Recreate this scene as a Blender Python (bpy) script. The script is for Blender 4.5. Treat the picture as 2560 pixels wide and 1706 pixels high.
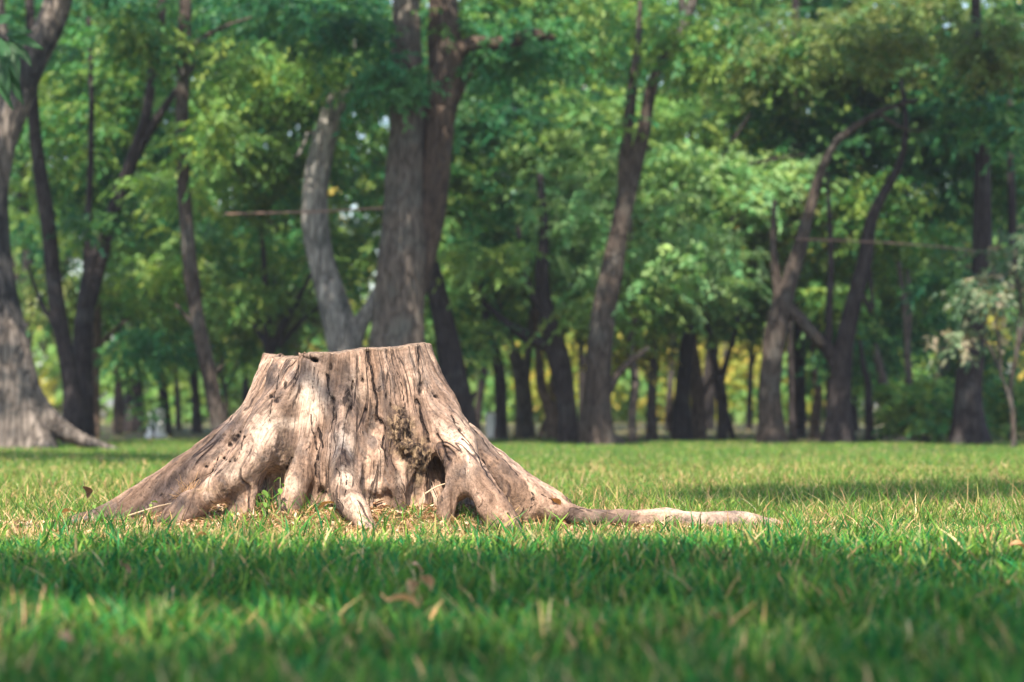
import bpy, math, random
import numpy as np
from mathutils import Vector

# ------------------------------------------------------------------ clear
for o in list(bpy.data.objects):
    bpy.data.objects.remove(o, do_unlink=True)
scene = bpy.context.scene
COL = scene.collection

# ------------------------------------------------------------------ camera
FPX = 6044.0          # focal length in photo pixels (2560 wide) : 85 mm on full frame
HC = 0.457            # camera height
HOR = 998.0           # photo row of the horizon
cam_d = bpy.data.cameras.new('camera')
cam = bpy.data.objects.new('camera', cam_d)
COL.objects.link(cam)
cam.location = (0, 0, HC)
cam.rotation_euler = (math.radians(90), 0, 0)
cam_d.lens = 85.0
cam_d.sensor_width = 36.0
cam_d.shift_y = (HOR - 853.0) / 2560.0
cam_d.clip_start = 0.05
cam_d.clip_end = 2000
cam_d.dof.use_dof = True
cam_d.dof.focus_distance = 8.45
cam_d.dof.aperture_fstop = 2.9
scene.camera = cam

# ------------------------------------------------------------------ light
SUN_EL = math.radians(53)
SUN_AZ = math.radians(11)           # sun behind the camera, a little to the left
S = Vector((-math.sin(SUN_AZ) * math.cos(SUN_EL), -math.cos(SUN_AZ) * math.cos(SUN_EL), math.sin(SUN_EL)))
world = bpy.data.worlds.new('World')
scene.world = world
world.use_nodes = True
wn = world.node_tree
bg = wn.nodes['Background']
sky = wn.nodes.new('ShaderNodeTexSky')
sky.sky_type = 'NISHITA'
sky.sun_disc = False
sky.sun_elevation = SUN_EL
sky.sun_rotation = math.radians(180) + SUN_AZ
sky.air_density = 1.0
sky.dust_density = 1.6
sky.ozone_density = 1.0
wn.links.new(sky.outputs[0], bg.inputs[0])
bg.inputs[1].default_value = 0.13
sun_d = bpy.data.lights.new('sun', 'SUN')
sun_d.energy = 4.8
sun_d.angle = math.radians(0.55)
sun_d.color = (1.0, 0.885, 0.74)
sun = bpy.data.objects.new('sun', sun_d)
COL.objects.link(sun)
sun.rotation_euler = S.to_track_quat('Z', 'Y').to_euler()
sun.location = (0, 0, 30)

scene.view_settings.view_transform = 'Standard'
scene.view_settings.look = 'None'
scene.view_settings.gamma = 1.0
scene.view_settings.use_curve_mapping = False
scene.view_settings.exposure = 1.42

scene.render.engine = 'CYCLES'
cy = scene.cycles
cy.use_denoising = True
cy.max_bounces = 6
cy.diffuse_bounces = 3
cy.glossy_bounces = 2
cy.transmission_bounces = 4
cy.transparent_max_bounces = 4
cy.volume_bounces = 0
cy.caustics_reflective = False
cy.caustics_refractive = False
cy.sample_clamp_indirect = 6.0

rng = np.random.default_rng(11)

# ------------------------------------------------------------------ small helpers
def PX(px, py, d):
    """point that stands d metres in front of the camera, as seen in the photo"""
    return np.array([(px - 1280.0) / FPX * d, d, HC + (HOR - py) / FPX * d])

K = 2560.0 / 2353.0
def PD(x, y, d):
    return PX(x * K, y * K, d)

def hash3(ix, iy, iz, seed):
    h = (ix.astype(np.int64) * 374761393 + iy.astype(np.int64) * 668265263 + iz.astype(np.int64) * 2147483647 + seed * 1274126177) & 0xffffffff
    h = ((h ^ (h >> 13)) * 1274126177) & 0xffffffff
    h = ((h ^ (h >> 16)) * 2246822519) & 0xffffffff
    return ((h ^ (h >> 15)) & 0xffffff) / float(0xffffff)

def vnoise(p, seed=0):
    i = np.floor(p).astype(np.int64)
    f = p - i
    f = f * f * (3 - 2 * f)
    out = 0
    for dx in (0, 1):
        wx = f[:, 0] if dx else 1 - f[:, 0]
        for dy in (0, 1):
            wy = f[:, 1] if dy else 1 - f[:, 1]
            for dz in (0, 1):
                wz = f[:, 2] if dz else 1 - f[:, 2]
                out = out + wx * wy * wz * hash3(i[:, 0] + dx, i[:, 1] + dy, i[:, 2] + dz, seed)
    return out * 2 - 1

def fbm(p, octaves=4, seed=0, gain=0.5):
    a, s, out = 1.0, 1.0, 0
    for k in range(octaves):
        out = out + a * vnoise(p * s + 17.3 * k, seed + k)
        a *= gain
        s *= 2.03
    return out

def mesh_np(name, v, faces, cols=None, attrs=None, smooth=False):
    """faces: list of (m,k) index arrays"""
    me = bpy.data.meshes.new(name)
    v = np.ascontiguousarray(v, dtype=np.float32)
    if not isinstance(faces, (list, tuple)):
        faces = [faces]
    faces = [np.asarray(f, dtype=np.int32) for f in faces if len(f)]
    nl = sum(f.size for f in faces)
    nf = sum(len(f) for f in faces)
    me.vertices.add(len(v))
    me.vertices.foreach_set('co', v.ravel())
    me.loops.add(nl)
    me.loops.foreach_set('vertex_index', np.concatenate([f.ravel() for f in faces]).astype(np.int32))
    me.polygons.add(nf)
    tot = np.concatenate([np.full(len(f), f.shape[1], dtype=np.int32) for f in faces])
    st = np.concatenate([[0], np.cumsum(tot)[:-1]]).astype(np.int32)
    me.polygons.foreach_set('loop_start', st)
    me.polygons.foreach_set('loop_total', tot)
    if smooth:
        me.polygons.foreach_set('use_smooth', np.ones(nf, dtype=bool))
    if cols is not None:
        a = me.attributes.new('Col', 'FLOAT_COLOR', 'POINT')
        c = np.ones((len(v), 4), dtype=np.float32)
        c[:, :3] = cols
        a.data.foreach_set('color', c.ravel())
    if attrs:
        for k, val in attrs.items():
            val = np.asarray(val, dtype=np.float32)
            if val.ndim == 1:
                a = me.attributes.new(k, 'FLOAT', 'POINT')
                a.data.foreach_set('value', val)
            else:
                a = me.attributes.new(k, 'FLOAT_VECTOR', 'POINT')
                a.data.foreach_set('vector', np.ascontiguousarray(val).ravel())
    me.update(calc_edges=True)
    me.validate()
    return me

def link(name, me, mat=None, parent=None, label=None, cat=None, group=None, kind=None):
    o = bpy.data.objects.new(name, me)
    COL.objects.link(o)
    if mat is not None:
        me.materials.clear()
        me.materials.append(mat)
    if parent is not None:
        o.parent = parent
        o.location = -Vector(parent.location) if me is not None and me.get('world') is None else (0, 0, 0)
    tag(o, label, cat, group, kind)
    return o

def tag(o, label=None, cat=None, group=None, kind=None):
    if label: o['label'] = label
    if cat: o['category'] = cat
    if group: o['group'] = group
    if kind: o['kind'] = kind

def empty(name, loc, label, cat, group=None):
    o = bpy.data.objects.new(name, None)
    o.empty_display_size = 0.2
    COL.objects.link(o)
    o.location = [float(c) for c in loc]
    tag(o, label, cat, group)
    return o

# ------------------------------------------------------------------ materials
def new_mat(name):
    m = bpy.data.materials.new(name)
    m.use_nodes = True
    nt = m.node_tree
    for n in list(nt.nodes):
        nt.nodes.remove(n)
    out = nt.nodes.new('ShaderNodeOutputMaterial')
    return m, nt, out

def N(nt, typ, **kw):
    n = nt.nodes.new(typ)
    for k, v in kw.items():
        if k.startswith('i_'):
            key = k[2:]
            key = int(key) if key.isdigit() else key
            n.inputs[key].default_value = v
        else:
            setattr(n, k, v)
    return n

def ramp(nt, fac, stops):
    r = nt.nodes.new('ShaderNodeValToRGB')
    e = r.color_ramp.elements
    while len(e) < len(stops):
        e.new(0.5)
    for i, (p, c) in enumerate(stops):
        e[i].position = p
        e[i].color = (c[0], c[1], c[2], 1) if not isinstance(c, (int, float)) else (c, c, c, 1)
    nt.links.new(fac, r.inputs[0])
    return r

def mixc(nt, fac, a, b, blend='MIX'):
    m = nt.nodes.new('ShaderNodeMix')
    m.data_type = 'RGBA'
    m.blend_type = blend
    for s, v in ((0, fac), (6, a), (7, b)):
        if hasattr(v, 'is_linked') or hasattr(v, 'links'):
            nt.links.new(v, m.inputs[s])
        elif s == 0:
            m.inputs[0].default_value = v
        else:
            m.inputs[s].default_value = (v[0], v[1], v[2], 1)
    return m.outputs[2]

def foliage_mat(name, trans=0.35, rough=0.5, spec=0.25, tint=(1.1, 1.15, 0.66)):
    m, nt, out = new_mat(name)
    at = N(nt, 'ShaderNodeAttribute', attribute_name='Col')
    pb = N(nt, 'ShaderNodeBsdfPrincipled')
    pb.inputs['Roughness'].default_value = rough
    pb.inputs['Specular IOR Level'].default_value = spec
    nt.links.new(at.outputs['Color'], pb.inputs['Base Color'])
    tr = N(nt, 'ShaderNodeBsdfTranslucent')
    tc = mixc(nt, 1.0, at.outputs['Color'], tint, 'MULTIPLY')
    nt.links.new(tc, tr.inputs['Color'])
    ms = N(nt, 'ShaderNodeMixShader')
    ms.inputs[0].default_value = trans
    nt.links.new(pb.outputs[0], ms.inputs[1])
    nt.links.new(tr.outputs[0], ms.inputs[2])
    nt.links.new(ms.outputs[0], out.inputs[0])
    return m

M_LEAF = foliage_mat('leaf', 0.5)
M_GRASS = foliage_mat('grass_blade', 0.35, 0.6, 0.06)
M_DRY = foliage_mat('dry_leaf', 0.18, 0.7, 0.15, (1.1, 0.95, 0.7))

def bark_mat(name, c1, c2, c3, patch=0.5, scale=1.0):
    m, nt, out = new_mat(name)
    tc = N(nt, 'ShaderNodeTexCoord')
    mp = N(nt, 'ShaderNodeMapping')
    mp.inputs['Scale'].default_value = (9 * scale, 9 * scale, 1.6 * scale)
    nt.links.new(tc.outputs['Object'], mp.inputs[0])
    n1 = N(nt, 'ShaderNodeTexNoise', i_Scale=2.2, i_Detail=6, i_Roughness=0.65)
    nt.links.new(mp.outputs[0], n1.inputs['Vector'])
    n2 = N(nt, 'ShaderNodeTexNoise', i_Scale=3.2, i_Detail=4, i_Roughness=0.6)
    nt.links.new(tc.outputs['Object'], n2.inputs['Vector'])
    vo = N(nt, 'ShaderNodeTexVoronoi', feature='DISTANCE_TO_EDGE', i_Scale=3.0)
    nt.links.new(mp.outputs[0], vo.inputs['Vector'])
    r1 = ramp(nt, n1.outputs[0], [(0.33, c1), (0.62, c2)])
    r2 = ramp(nt, n2.outputs[0], [(patch - 0.06, 0.0), (patch + 0.12, 1.0)])
    c = mixc(nt, r2.outputs[0], r1.outputs[0], c3)
    r3 = ramp(nt, vo.outputs[0], [(0.0, 0.45), (0.16, 1.0)])
    c = mixc(nt, 1.0, c, r3.outputs[0], 'MULTIPLY')
    pb = N(nt, 'ShaderNodeBsdfPrincipled')
    pb.inputs['Roughness'].default_value = 0.9
    pb.inputs['Specular IOR Level'].default_value = 0.15
    nt.links.new(c, pb.inputs['Base Color'])
    ad = N(nt, 'ShaderNodeMath', operation='ADD')
    nt.links.new(n1.outputs[0], ad.inputs[0])
    nt.links.new(r3.outputs[0], ad.inputs[1])
    bp = N(nt, 'ShaderNodeBump', i_Strength=0.9, i_Distance=0.03)
    nt.links.new(ad.outputs[0], bp.inputs['Height'])
    nt.links.new(bp.outputs[0], pb.inputs['Normal'])
    nt.links.new(pb.outputs[0], out.inputs[0])
    return m

B_DARK = bark_mat('bark_dark', (0.022, 0.019, 0.020), (0.058, 0.048, 0.046), (0.075, 0.072, 0.07), 0.6)
B_BROWN = bark_mat('bark_brown', (0.040, 0.031, 0.026), (0.095, 0.076, 0.063), (0.095, 0.09, 0.08), 0.55)
B_GREY = bark_mat('bark_grey', (0.066, 0.055, 0.046), (0.155, 0.128, 0.106), (0.125, 0.122, 0.105), 0.54)
B_PALE = bark_mat('bark_pale', (0.14, 0.135, 0.125), (0.31, 0.30, 0.275), (0.12, 0.125, 0.115), 0.56, 0.8)
B_MOTTLE = bark_mat('bark_mottled', (0.075, 0.062, 0.053), (0.24, 0.205, 0.175), (0.036, 0.037, 0.037), 0.47, 0.6)
B_WARM = bark_mat('bark_warm', (0.036, 0.027, 0.022), (0.125, 0.09, 0.068), (0.075, 0.064, 0.056), 0.56, 0.9)
B_TAN = bark_mat('bark_tan', (0.10, 0.07, 0.054), (0.22, 0.155, 0.12), (0.13, 0.10, 0.082), 0.55)

# ------------------------------------------------------------------ the stump as a distance field
SC = np.array([(875 - 1280) / FPX * 8.9, 8.9, 0.0])

def catmull(pts, n):
    pts = np.asarray(pts, dtype=float)
    k = len(pts)
    ext = np.vstack([2 * pts[0] - pts[1], pts, 2 * pts[-1] - pts[-2]])
    t = np.linspace(0, k - 1 - 1e-6, n)
    i = np.floor(t).astype(int)
    f = (t - i)[:, None]
    p0, p1, p2, p3 = ext[i], ext[i + 1], ext[i + 2], ext[i + 3]
    return 0.5 * ((2 * p1) + (-p0 + p2) * f + (2 * p0 - 5 * p1 + 4 * p2 - p3) * f ** 2 + (-p0 + 3 * p1 - 3 * p2 + p3) * f ** 3)

def root(*pts):
    out = []
    for px, py, dy, r in pts:
        p = PX(px, py, 8.9 + dy) - SC
        out.append([p[0], p[1], p[2], r])
    n = 14 if len(pts) < 10 else 24
    return catmull(out, n)

ROOTS = [
    # long left buttress and its lower half
    root((722, 850, .02, .07), (716, 890, 0, .07), (694, 960, -.02, .078), (655, 1040, -.05, .085), (585, 1108, -.08, .085), (482, 1177, -.1, .078), (380, 1238, -.12, .064), (280, 1282, -.14, .05), (180, 1320, -.15, .033)),
    root((680, 1080, -.10, .1), (640, 1130, -.09, .1), (560, 1190, -.11, .09), (450, 1250, -.13, .07), (340, 1295, -.15, .05), (210, 1328, -.17, .03)),
    # forward left root with the broken dark tip
    root((745, 850, -.15, .075), (738, 900, -.17, .078), (715, 990, -.24, .082), (680, 1056, -.32, .080), (638, 1124, -.40, .076), (586, 1184, -.46, .068), (518, 1238, -.50, .054), (462, 1272, -.5, .042), (430, 1284, -.51, .03)),
    root((640, 1150, -.36, .07), (612, 1228, -.42, .06), (596, 1300, -.45, .05)),
    root((500, 1275, -.5, .028), (450, 1302, -.52, .034), (395, 1322, -.54, .025)),
    # small root
    root((800, 850, -.22, .07), (795, 950, -.255, .07), (782, 1050, -.30, .066), (768, 1130, -.36, .053), (752, 1190, -.42, .044), (732, 1250, -.46, .040), (716, 1318, -.48, .034)),
    # middle root
    root((850, 840, -.20, .08), (852, 900, -.22, .08), (855, 1000, -.28, .078), (862, 1090, -.36, .07), (866, 1160, -.45, .056), (866, 1215, -.53, .048), (880, 1265, -.61, .046), (902, 1305, -.68, .043), (935, 1345, -.73, .028)),
    # under the burl
    root((925, 840, -.20, .085), (928, 900, -.22, .085), (945, 1000, -.265, .08), (985, 1080, -.30, .065), (1000, 1160, -.34, .05), (998, 1215, -.41, .044), (988, 1300, -.44, .036)),
    root((990, 840, -.15, .085), (1000, 900, -.17, .085), (1035, 1020, -.235, .07), (1058, 1110, -.30, .045), (1052, 1190, -.33, .036), (1045, 1300, -.36, .03)),
    # forward right root
    root((1022, 840, -.06, .08), (1030, 890, -.08, .08), (1058, 960, -.13, .082), (1095, 1040, -.21, .08), (1135, 1110, -.32, .070), (1166, 1170, -.42, .058), (1205, 1225, -.5, .052), (1240, 1272, -.56, .047), (1276, 1322, -.6, .036)),
    root((1128, 1120, -.34, .045), (1130, 1190, -.42, .036), (1118, 1250, -.46, .034), (1108, 1318, -.48, .03)),
    # long right root lying on the grass
    root((1016, 845, .03, .075), (1024, 885, 0, .075), (1050, 960, -.05, .08), (1090, 1050, -.12, .084), (1150, 1125, -.2, .082), (1235, 1185, -.26, .07), (1310, 1234, -.3, .055), (1390, 1276, -.31, .041), (1480, 1296, -.3, .035), (1540, 1293, -.29, .033), (1600, 1301, -.28, .034), (1660, 1293, -.26, .038), (1720, 1300, -.24, .034), (1790, 1301, -.22, .038), (1890, 1312, -.2, .035), (2000, 1334, -.18, .022)),
    root((1170, 1150, -.22, .08), (1235, 1215, -.27, .06), (1310, 1275, -.3, .05)),
    # rear right
    root((1008, 845, .1, .075), (1016, 890, .1, .075), (1052, 970, .1, .08), (1100, 1047, .1, .078), (1168, 1112, .12, .072), (1240, 1162, .15, .062), (1310, 1208, .2, .05), (1410, 1262, .25, .036)),
    # hidden roots behind
    root((760, 850, .14, .08), (735, 960, .16, .085), (700, 1080, .22, .085), (660, 1190, .42, .07), (610, 1300, .75, .045)),
    root((880, 850, .2, .09), (890, 1000, .22, .09), (905, 1150, .42, .08), (935, 1290, .85, .045)),
]

def seg_dist(P, C, margin=0.16):
    P = P.astype(np.float32)
    lo = (C[:, :3] - C[:, 3:]).min(0) - margin
    hi = (C[:, :3] + C[:, 3:]).max(0) + margin
    res = np.full(len(P), margin, dtype=np.float32)
    ids = np.nonzero(((P > lo) & (P < hi)).all(1))[0]
    if len(ids) == 0:
        return res
    q0 = P[ids]
    best = np.full(len(ids), 9.0, dtype=np.float32)
    C = C.astype(np.float32)
    for a, b in zip(C[:-1], C[1:]):
        ab = b[:3] - a[:3]
        p = q0 - a[:3]
        t = np.clip((p @ ab) / max(float(ab @ ab), 1e-9), 0, 1)
        p -= t[:, None] * ab
        np.minimum(best, np.sqrt(np.einsum('ij,ij->i', p, p)) - (a[3] + t * (b[3] - a[3])), out=best)
    res[ids] = best
    return res

def smin(a, b, k):
    h = np.clip(0.5 + 0.5 * (b - a) / k, 0, 1)
    return b + (a - b) * h - k * h * (1 - h)

def ell(P, c, r):
    q = (P - c) / np.asarray(r)
    l = np.sqrt((q * q).sum(1))
    return (l - 1) * min(r)

def top_z(x, y):
    z = np.where(x < -0.165, 0.612 - 0.02 * (x + 0.165), 0.622 + 0.085 * (x + 0.165))
    z = np.where(x < -0.262, 0.622, z)
    return z + 0.03 * y + 0.003 * np.sin(31 * x + 3 * y) + 0.0022 * np.sin(83 * x + 20 * y)

def rel(px, py, dy):
    return PX(px, py, 8.9 + dy) - SC

HOLES = [  # hollows rotted out between the roots
    (rel(684, 1212, -.42), (.030, .10, .042)),
    (rel(1093, 1188, -.40), (.028, .11, .050)),
    (rel(940, 1246, -.46), (.050, .07, .026)),
    (rel(808, 1232, -.46), (.026, .08, .030)),
    (rel(1042, 1240, -.45), (.020, .07, .028)),
    (rel(1172, 1270, -.42), (.014, .08, .022)),
    (rel(545, 1235, -.32), (.045, .10, .028)),
]
FILL = [(rel(700, 1128, -.33), (.075, .07, .085)), (rel(825, 1150, -.37), (.05, .06, .07)), (rel(930, 1150, -.36), (.06, .06, .08)), (rel(1160, 1215, -.42), (.03, .06, .05))]
BURL = [(rel(1003, 1075, -.355), (.036, .05, .055)), (rel(1015, 1120, -.37), (.034, .045, .035)), (rel(1040, 1150, -.35), (.04, .05, .06)), (rel(1000, 1040, -.325), (.02, .03, .03))]

def stump_sdf(P):
    x, y, z = P[:, 0], P[:, 1], P[:, 2]
    R = np.interp(z, [0.0, 0.1, 0.2, 0.3, 0.45, 0.6], [0.455, 0.45, 0.425, 0.365, 0.285, 0.24])
    d = np.hypot(x - 0.005, y - 0.01) - R
    for C in ROOTS:
        d = smin(d, seg_dist(P, C), 0.031)
    for c, r in FILL:
        d = smin(d, ell(P, c, r), 0.03)
    for c, r in HOLES:
        e = ell(P, c, r)
        d = -smin(-d, e, 0.03)
    for c, r in BURL:
        d = smin(d, ell(P, c, r), 0.012)
    d = -smin(-d, -(z - top_z(x, y)), 0.006)
    # the dark slot under the saw step
    q = np.abs((z - 0.607) + 0.28 * (x + 0.15)) - 0.0065
    slot = np.maximum(np.maximum(q, np.abs(x + 0.135) - 0.045), y + 0.02)
    d = np.maximum(d, -slot)
    return d

def surface_nets(V, org, h):
    nx, ny, nz = V.shape
    s = V < 0
    cs = np.zeros((nx - 1, ny - 1, nz - 1), dtype=np.int8)
    for a in (0, 1):
        for b in (0, 1):
            for c in (0, 1):
                cs += s[a:nx - 1 + a, b:ny - 1 + b, c:nz - 1 + c]
    act = (cs > 0) & (cs < 8)
    idx = -np.ones(act.shape, dtype=np.int64)
    ijk = np.argwhere(act)
    idx[act] = np.arange(len(ijk))
    acc = np.zeros((len(ijk), 3))
    cnt = np.zeros(len(ijk))
    corners = [(a, b, c) for a in (0, 1) for b in (0, 1) for c in (0, 1)]
    for i, A in enumerate(corners):
        for B in corners[i + 1:]:
            if sum(abs(A[k] - B[k]) for k in range(3)) != 1:
                continue
            va = V[ijk[:, 0] + A[0], ijk[:, 1] + A[1], ijk[:, 2] + A[2]]
            vb = V[ijk[:, 0] + B[0], ijk[:, 1] + B[1], ijk[:, 2] + B[2]]
            m = (va < 0) != (vb < 0)
            t = np.where(m, va / np.where(m, va - vb, 1), 0)
            pt = np.array(A)[None] + t[:, None] * (np.array(B) - np.array(A))[None]
            acc[m] += pt[m]
            cnt[m] += 1
    verts = org + h * (ijk + acc / cnt[:, None])
    quads = []
    for ax in range(3):
        sl0 = [slice(None)] * 3
        sl1 = [slice(None)] * 3
        sl0[ax] = slice(0, -1)
        sl1[ax] = slice(1, None)
        e = s[tuple(sl0)] != s[tuple(sl1)]
        ii = np.argwhere(e)
        u, w = [(1, 2), (2, 0), (0, 1)][ax]
        ok = (ii[:, u] > 0) & (ii[:, w] > 0) & (ii[:, u] < V.shape[u] - 1) & (ii[:, w] < V.shape[w] - 1)
        ii = ii[ok]
        inside = s[ii[:, 0], ii[:, 1], ii[:, 2]]
        def cell(du, dw):
            j = ii.copy()
            j[:, u] += du
            j[:, w] += dw
            return idx[j[:, 0], j[:, 1], j[:, 2]]
        q = np.stack([cell(-1, -1), cell(0, -1), cell(0, 0), cell(-1, 0)], 1)
        q[~inside] = q[~inside][:, ::-1]
        quads.append(q)
    return verts, np.concatenate(quads)

def subdivide(v, q):
    e = np.concatenate([q[:, [0, 1]], q[:, [1, 2]], q[:, [2, 3]], q[:, [3, 0]]])
    es = np.sort(e, 1)
    u, inv = np.unique(es, axis=0, return_inverse=True)
    inv = inv.ravel()
    nv, nq = len(v), len(q)
    mid = (v[u[:, 0]] + v[u[:, 1]]) / 2
    cen = v[q].mean(1)
    V = np.vstack([v, mid, cen])
    m = [nv + inv[k * nq:(k + 1) * nq] for k in range(4)]
    c = nv + len(u) + np.arange(nq)
    out = np.concatenate([
        np.stack([q[:, 0], m[0], c, m[3]], 1), np.stack([m[0], q[:, 1], m[1], c], 1),
        np.stack([c, m[1], q[:, 2], m[2]], 1), np.stack([m[3], c, m[2], q[:, 3]], 1)])
    return V, out

def sdf_grad(P, e=0.002):
    d0 = stump_sdf(P)
    g = np.stack([stump_sdf(P + np.eye(3)[k] * e) - d0 for k in range(3)], 1) / e
    l = np.sqrt((g * g).sum(1))
    return d0, g / np.maximum(l, 1e-6)[:, None]

def build_stump():
    h = 0.0112
    lo = np.array([-1.16, -0.82, -0.03])
    hi = np.array([1.75, 0.62, 0.70])
    n = np.ceil((hi - lo) / h).astype(int) + 1
    # coarse pass finds where the surface is
    cs = 5
    nc = n // cs + 2
    gx, gy, gz = np.meshgrid(*[np.arange(k) for k in nc], indexing='ij')
    Pc = lo + np.stack([gx, gy, gz], -1).reshape(-1, 3) * h * cs
    dc = stump_sdf(Pc).reshape(nc)
    near = np.abs(dc) < h * cs * 1.9
    full = np.repeat(np.repeat(np.repeat(dc, cs, 0), cs, 1), cs, 2)
    nearf = np.repeat(np.repeat(np.repeat(near, cs, 0), cs, 1), cs, 2)
    o = cs // 2
    full = full[o:o + n[0], o:o + n[1], o:o + n[2]].copy()
    nearf = nearf[o:o + n[0], o:o + n[1], o:o + n[2]]
    ij = np.argwhere(nearf)
    full[nearf] = stump_sdf(lo + ij * h)
    # close it at the border (below ground)
    full[:, :, 0] = 1; full[0] = 1; full[-1] = 1; full[:, 0] = 1; full[:, -1] = 1
    v, Q = surface_nets(full, lo, h)
    v, Q = subdivide(v, Q)
    d, g = sdf_grad(v)
    keep = v[:, 2] > -0.012
    v = v - (np.clip(d, -0.006, 0.006) * keep)[:, None] * g
    # smooth vertex normals of the mesh
    fn = np.cross(v[Q[:, 2]] - v[Q[:, 0]], v[Q[:, 3]] - v[Q[:, 1]])
    g = np.zeros_like(v)
    for k in range(4):
        for ax in range(3):
            g[:, ax] += np.bincount(Q[:, k], weights=fn[:, ax], minlength=len(v))
    g /= np.linalg.norm(g, axis=1)[:, None] + 1e-12
    x, y, z = v.T
    th = np.arctan2(x, -y)
    rr = np.hypot(x, y)
    # fibre coordinate: which root a vertex belongs to, and how far along it
    best = np.full(len(v), 9.0)
    rid = np.zeros(len(v))
    for i, C in enumerate(ROOTS):
        di = seg_dist(v, C)
        m = di < best
        best[m] = di[m]
        rid[m] = i
    ln = rr * 0.8 + (0.65 - z) * 0.8
    # width coordinate across the fibre; th drifts slowly so that grain wanders
    wob = 0.10 * fbm(np.stack([th * 1.5, ln * 2.0, z * 0], 1), 3, 5)
    fib = np.stack([(th + wob) * 0.42, ln * 0.9, 0.0 * rid], 1)
    up = g[:, 2]
    istop = (z > top_z(x, y) - 0.012) & (up > 0.6)
    # relief
    f1 = fbm(np.stack([(th + wob) * 9, ln * 1.6, rid * 0], 1), 3, 21)
    f2 = fbm(np.stack([(th + wob) * 34, ln * 4.0, rid * 0], 1), 3, 31)
    f3 = fbm(v * 7.0, 3, 41)
    f4 = fbm(v * 38.0, 2, 51)
    disp = 0.0064 * f1 + 0.0034 * f2 + 0.010 * f3 + 0.0014 * f4
    # projected position in the photo, to set cracks where they are
    W = v + SC
    px = 1280 + W[:, 0] / W[:, 1] * FPX
    py = HOR - (W[:, 2] - HC) / W[:, 1] * FPX
    facing = g[:, 1] < 0.1
    ckd = np.full(len(v), 8.0)
    def carve(line, w, dep, dark=1.0):
        nonlocal disp, ckd
        line = np.asarray(line, float)
        b = np.full(len(v), 1e9)
        jx = 2.2 * np.sin(py * 0.09 + line[0, 0]) + 1.4 * np.sin(py * 0.27 + line[0, 0] * 2)
        for a, c in zip(line[:-1], line[1:]):
            ac = c - a
            t = np.clip(((px - a[0]) * ac[0] + (py - a[1]) * ac[1]) / (ac @ ac), 0, 1)
            b = np.minimum(b, np.hypot(px - a[0] - t * ac[0] - jx * 0.6, py - a[1] - t * ac[1]))
        b = np.where(facing, b, 1e9)
        disp = disp - 0.55 * dep * np.exp(-(b / max(w * 1.6, 6.0)) ** 2)
        ckd = np.minimum(ckd, np.clip(b / (w * 0.62 * (0.55 + 0.45 * dark)), 0, 8))
    carve([(917, 868), (922, 905), (928, 925), (936, 972), (940, 1000), (938, 1050), (945, 1062)], 4.6, .022)
    carve([(948, 1050), (957, 1075), (960, 1115), (968, 1150)], 3.6, .012, .9)
    carve([(1046, 862), (1050, 900), (1053, 945), (1050, 985)], 2.8, .008, .75)
    carve([(1042, 998), (1052, 1020), (1057, 1055), (1070, 1090), (1074, 1105)], 4.0, .014)
    carve([(1090, 1085), (1105, 1110), (1118, 1150)], 5.0, .016)
    carve([(992, 930), (1005, 960), (1010, 1000), (1013, 1018)], 2.2, .006, .7)
    carve([(786, 905), (782, 960), (780, 990), (783, 1025)], 2.2, .006, .65)
    carve([(775, 1035), (780, 1065), (786, 1085)], 2.8, .008, .8)
    carve([(797, 1070), (803, 1100), (806, 1118)], 4.0, .012, .95)
    carve([(791, 1090), (793, 1130), (791, 1160), (792, 1195)], 3.0, .010, .9)
    carve([(815, 935), (822, 975), (830, 1010), (831, 1045), (825, 1080)], 2.6, .006, .7)
    carve([(700, 915), (690, 955), (682, 1000), (672, 1040), (676, 1055)], 2.2, .006, .7)
    carve([(750, 915), (740, 945), (730, 970), (724, 1000)], 2.0, .005, .55)
    carve([(866, 1165), (867, 1200), (864, 1245)], 2.2, .005, .6)
    carve([(545, 1140), (530, 1180), (480, 1205), (440, 1240), (412, 1258)], 2.4, .006, .75)
    carve([(610, 1090), (600, 1120), (588, 1150)], 2.0, .005, .6)
    carve([(400, 1195), (380, 1215), (360, 1225)], 2.0, .005, .5)
    carve([(1160, 1010), (1180, 1060), (1215, 1110), (1245, 1150)], 2.6, .006, .6)
    carve([(1128, 1040), (1150, 1080), (1180, 1120), (1210, 1165)], 3.0, .008, .7)
    carve([(1215, 1060), (1225, 1072)], 4.0, .010, .9)
    carve([(1230, 1100), (1250, 1130), (1275, 1160), (1300, 1190)], 2.6, .006, .65)
    carve([(1205, 1150), (1222, 1190), (1240, 1215), (1250, 1235)], 4.2, .013, .9)
    carve([(730, 1145), (722, 1162), (716, 1175)], 3.6, .010, .9)
    carve([(1600, 1262), (1650, 1268), (1720, 1275)], 2.2, .004, .6)
    carve([(1450, 1268), (1500, 1275), (1540, 1282)], 2.2, .004, .5)
    carve([(1730, 1262), (1790, 1275), (1840, 1282)], 2.2, .004, .6)
    carve([(1330, 1225), (1400, 1260), (1460, 1275)], 2.2, .004, .5)
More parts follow.
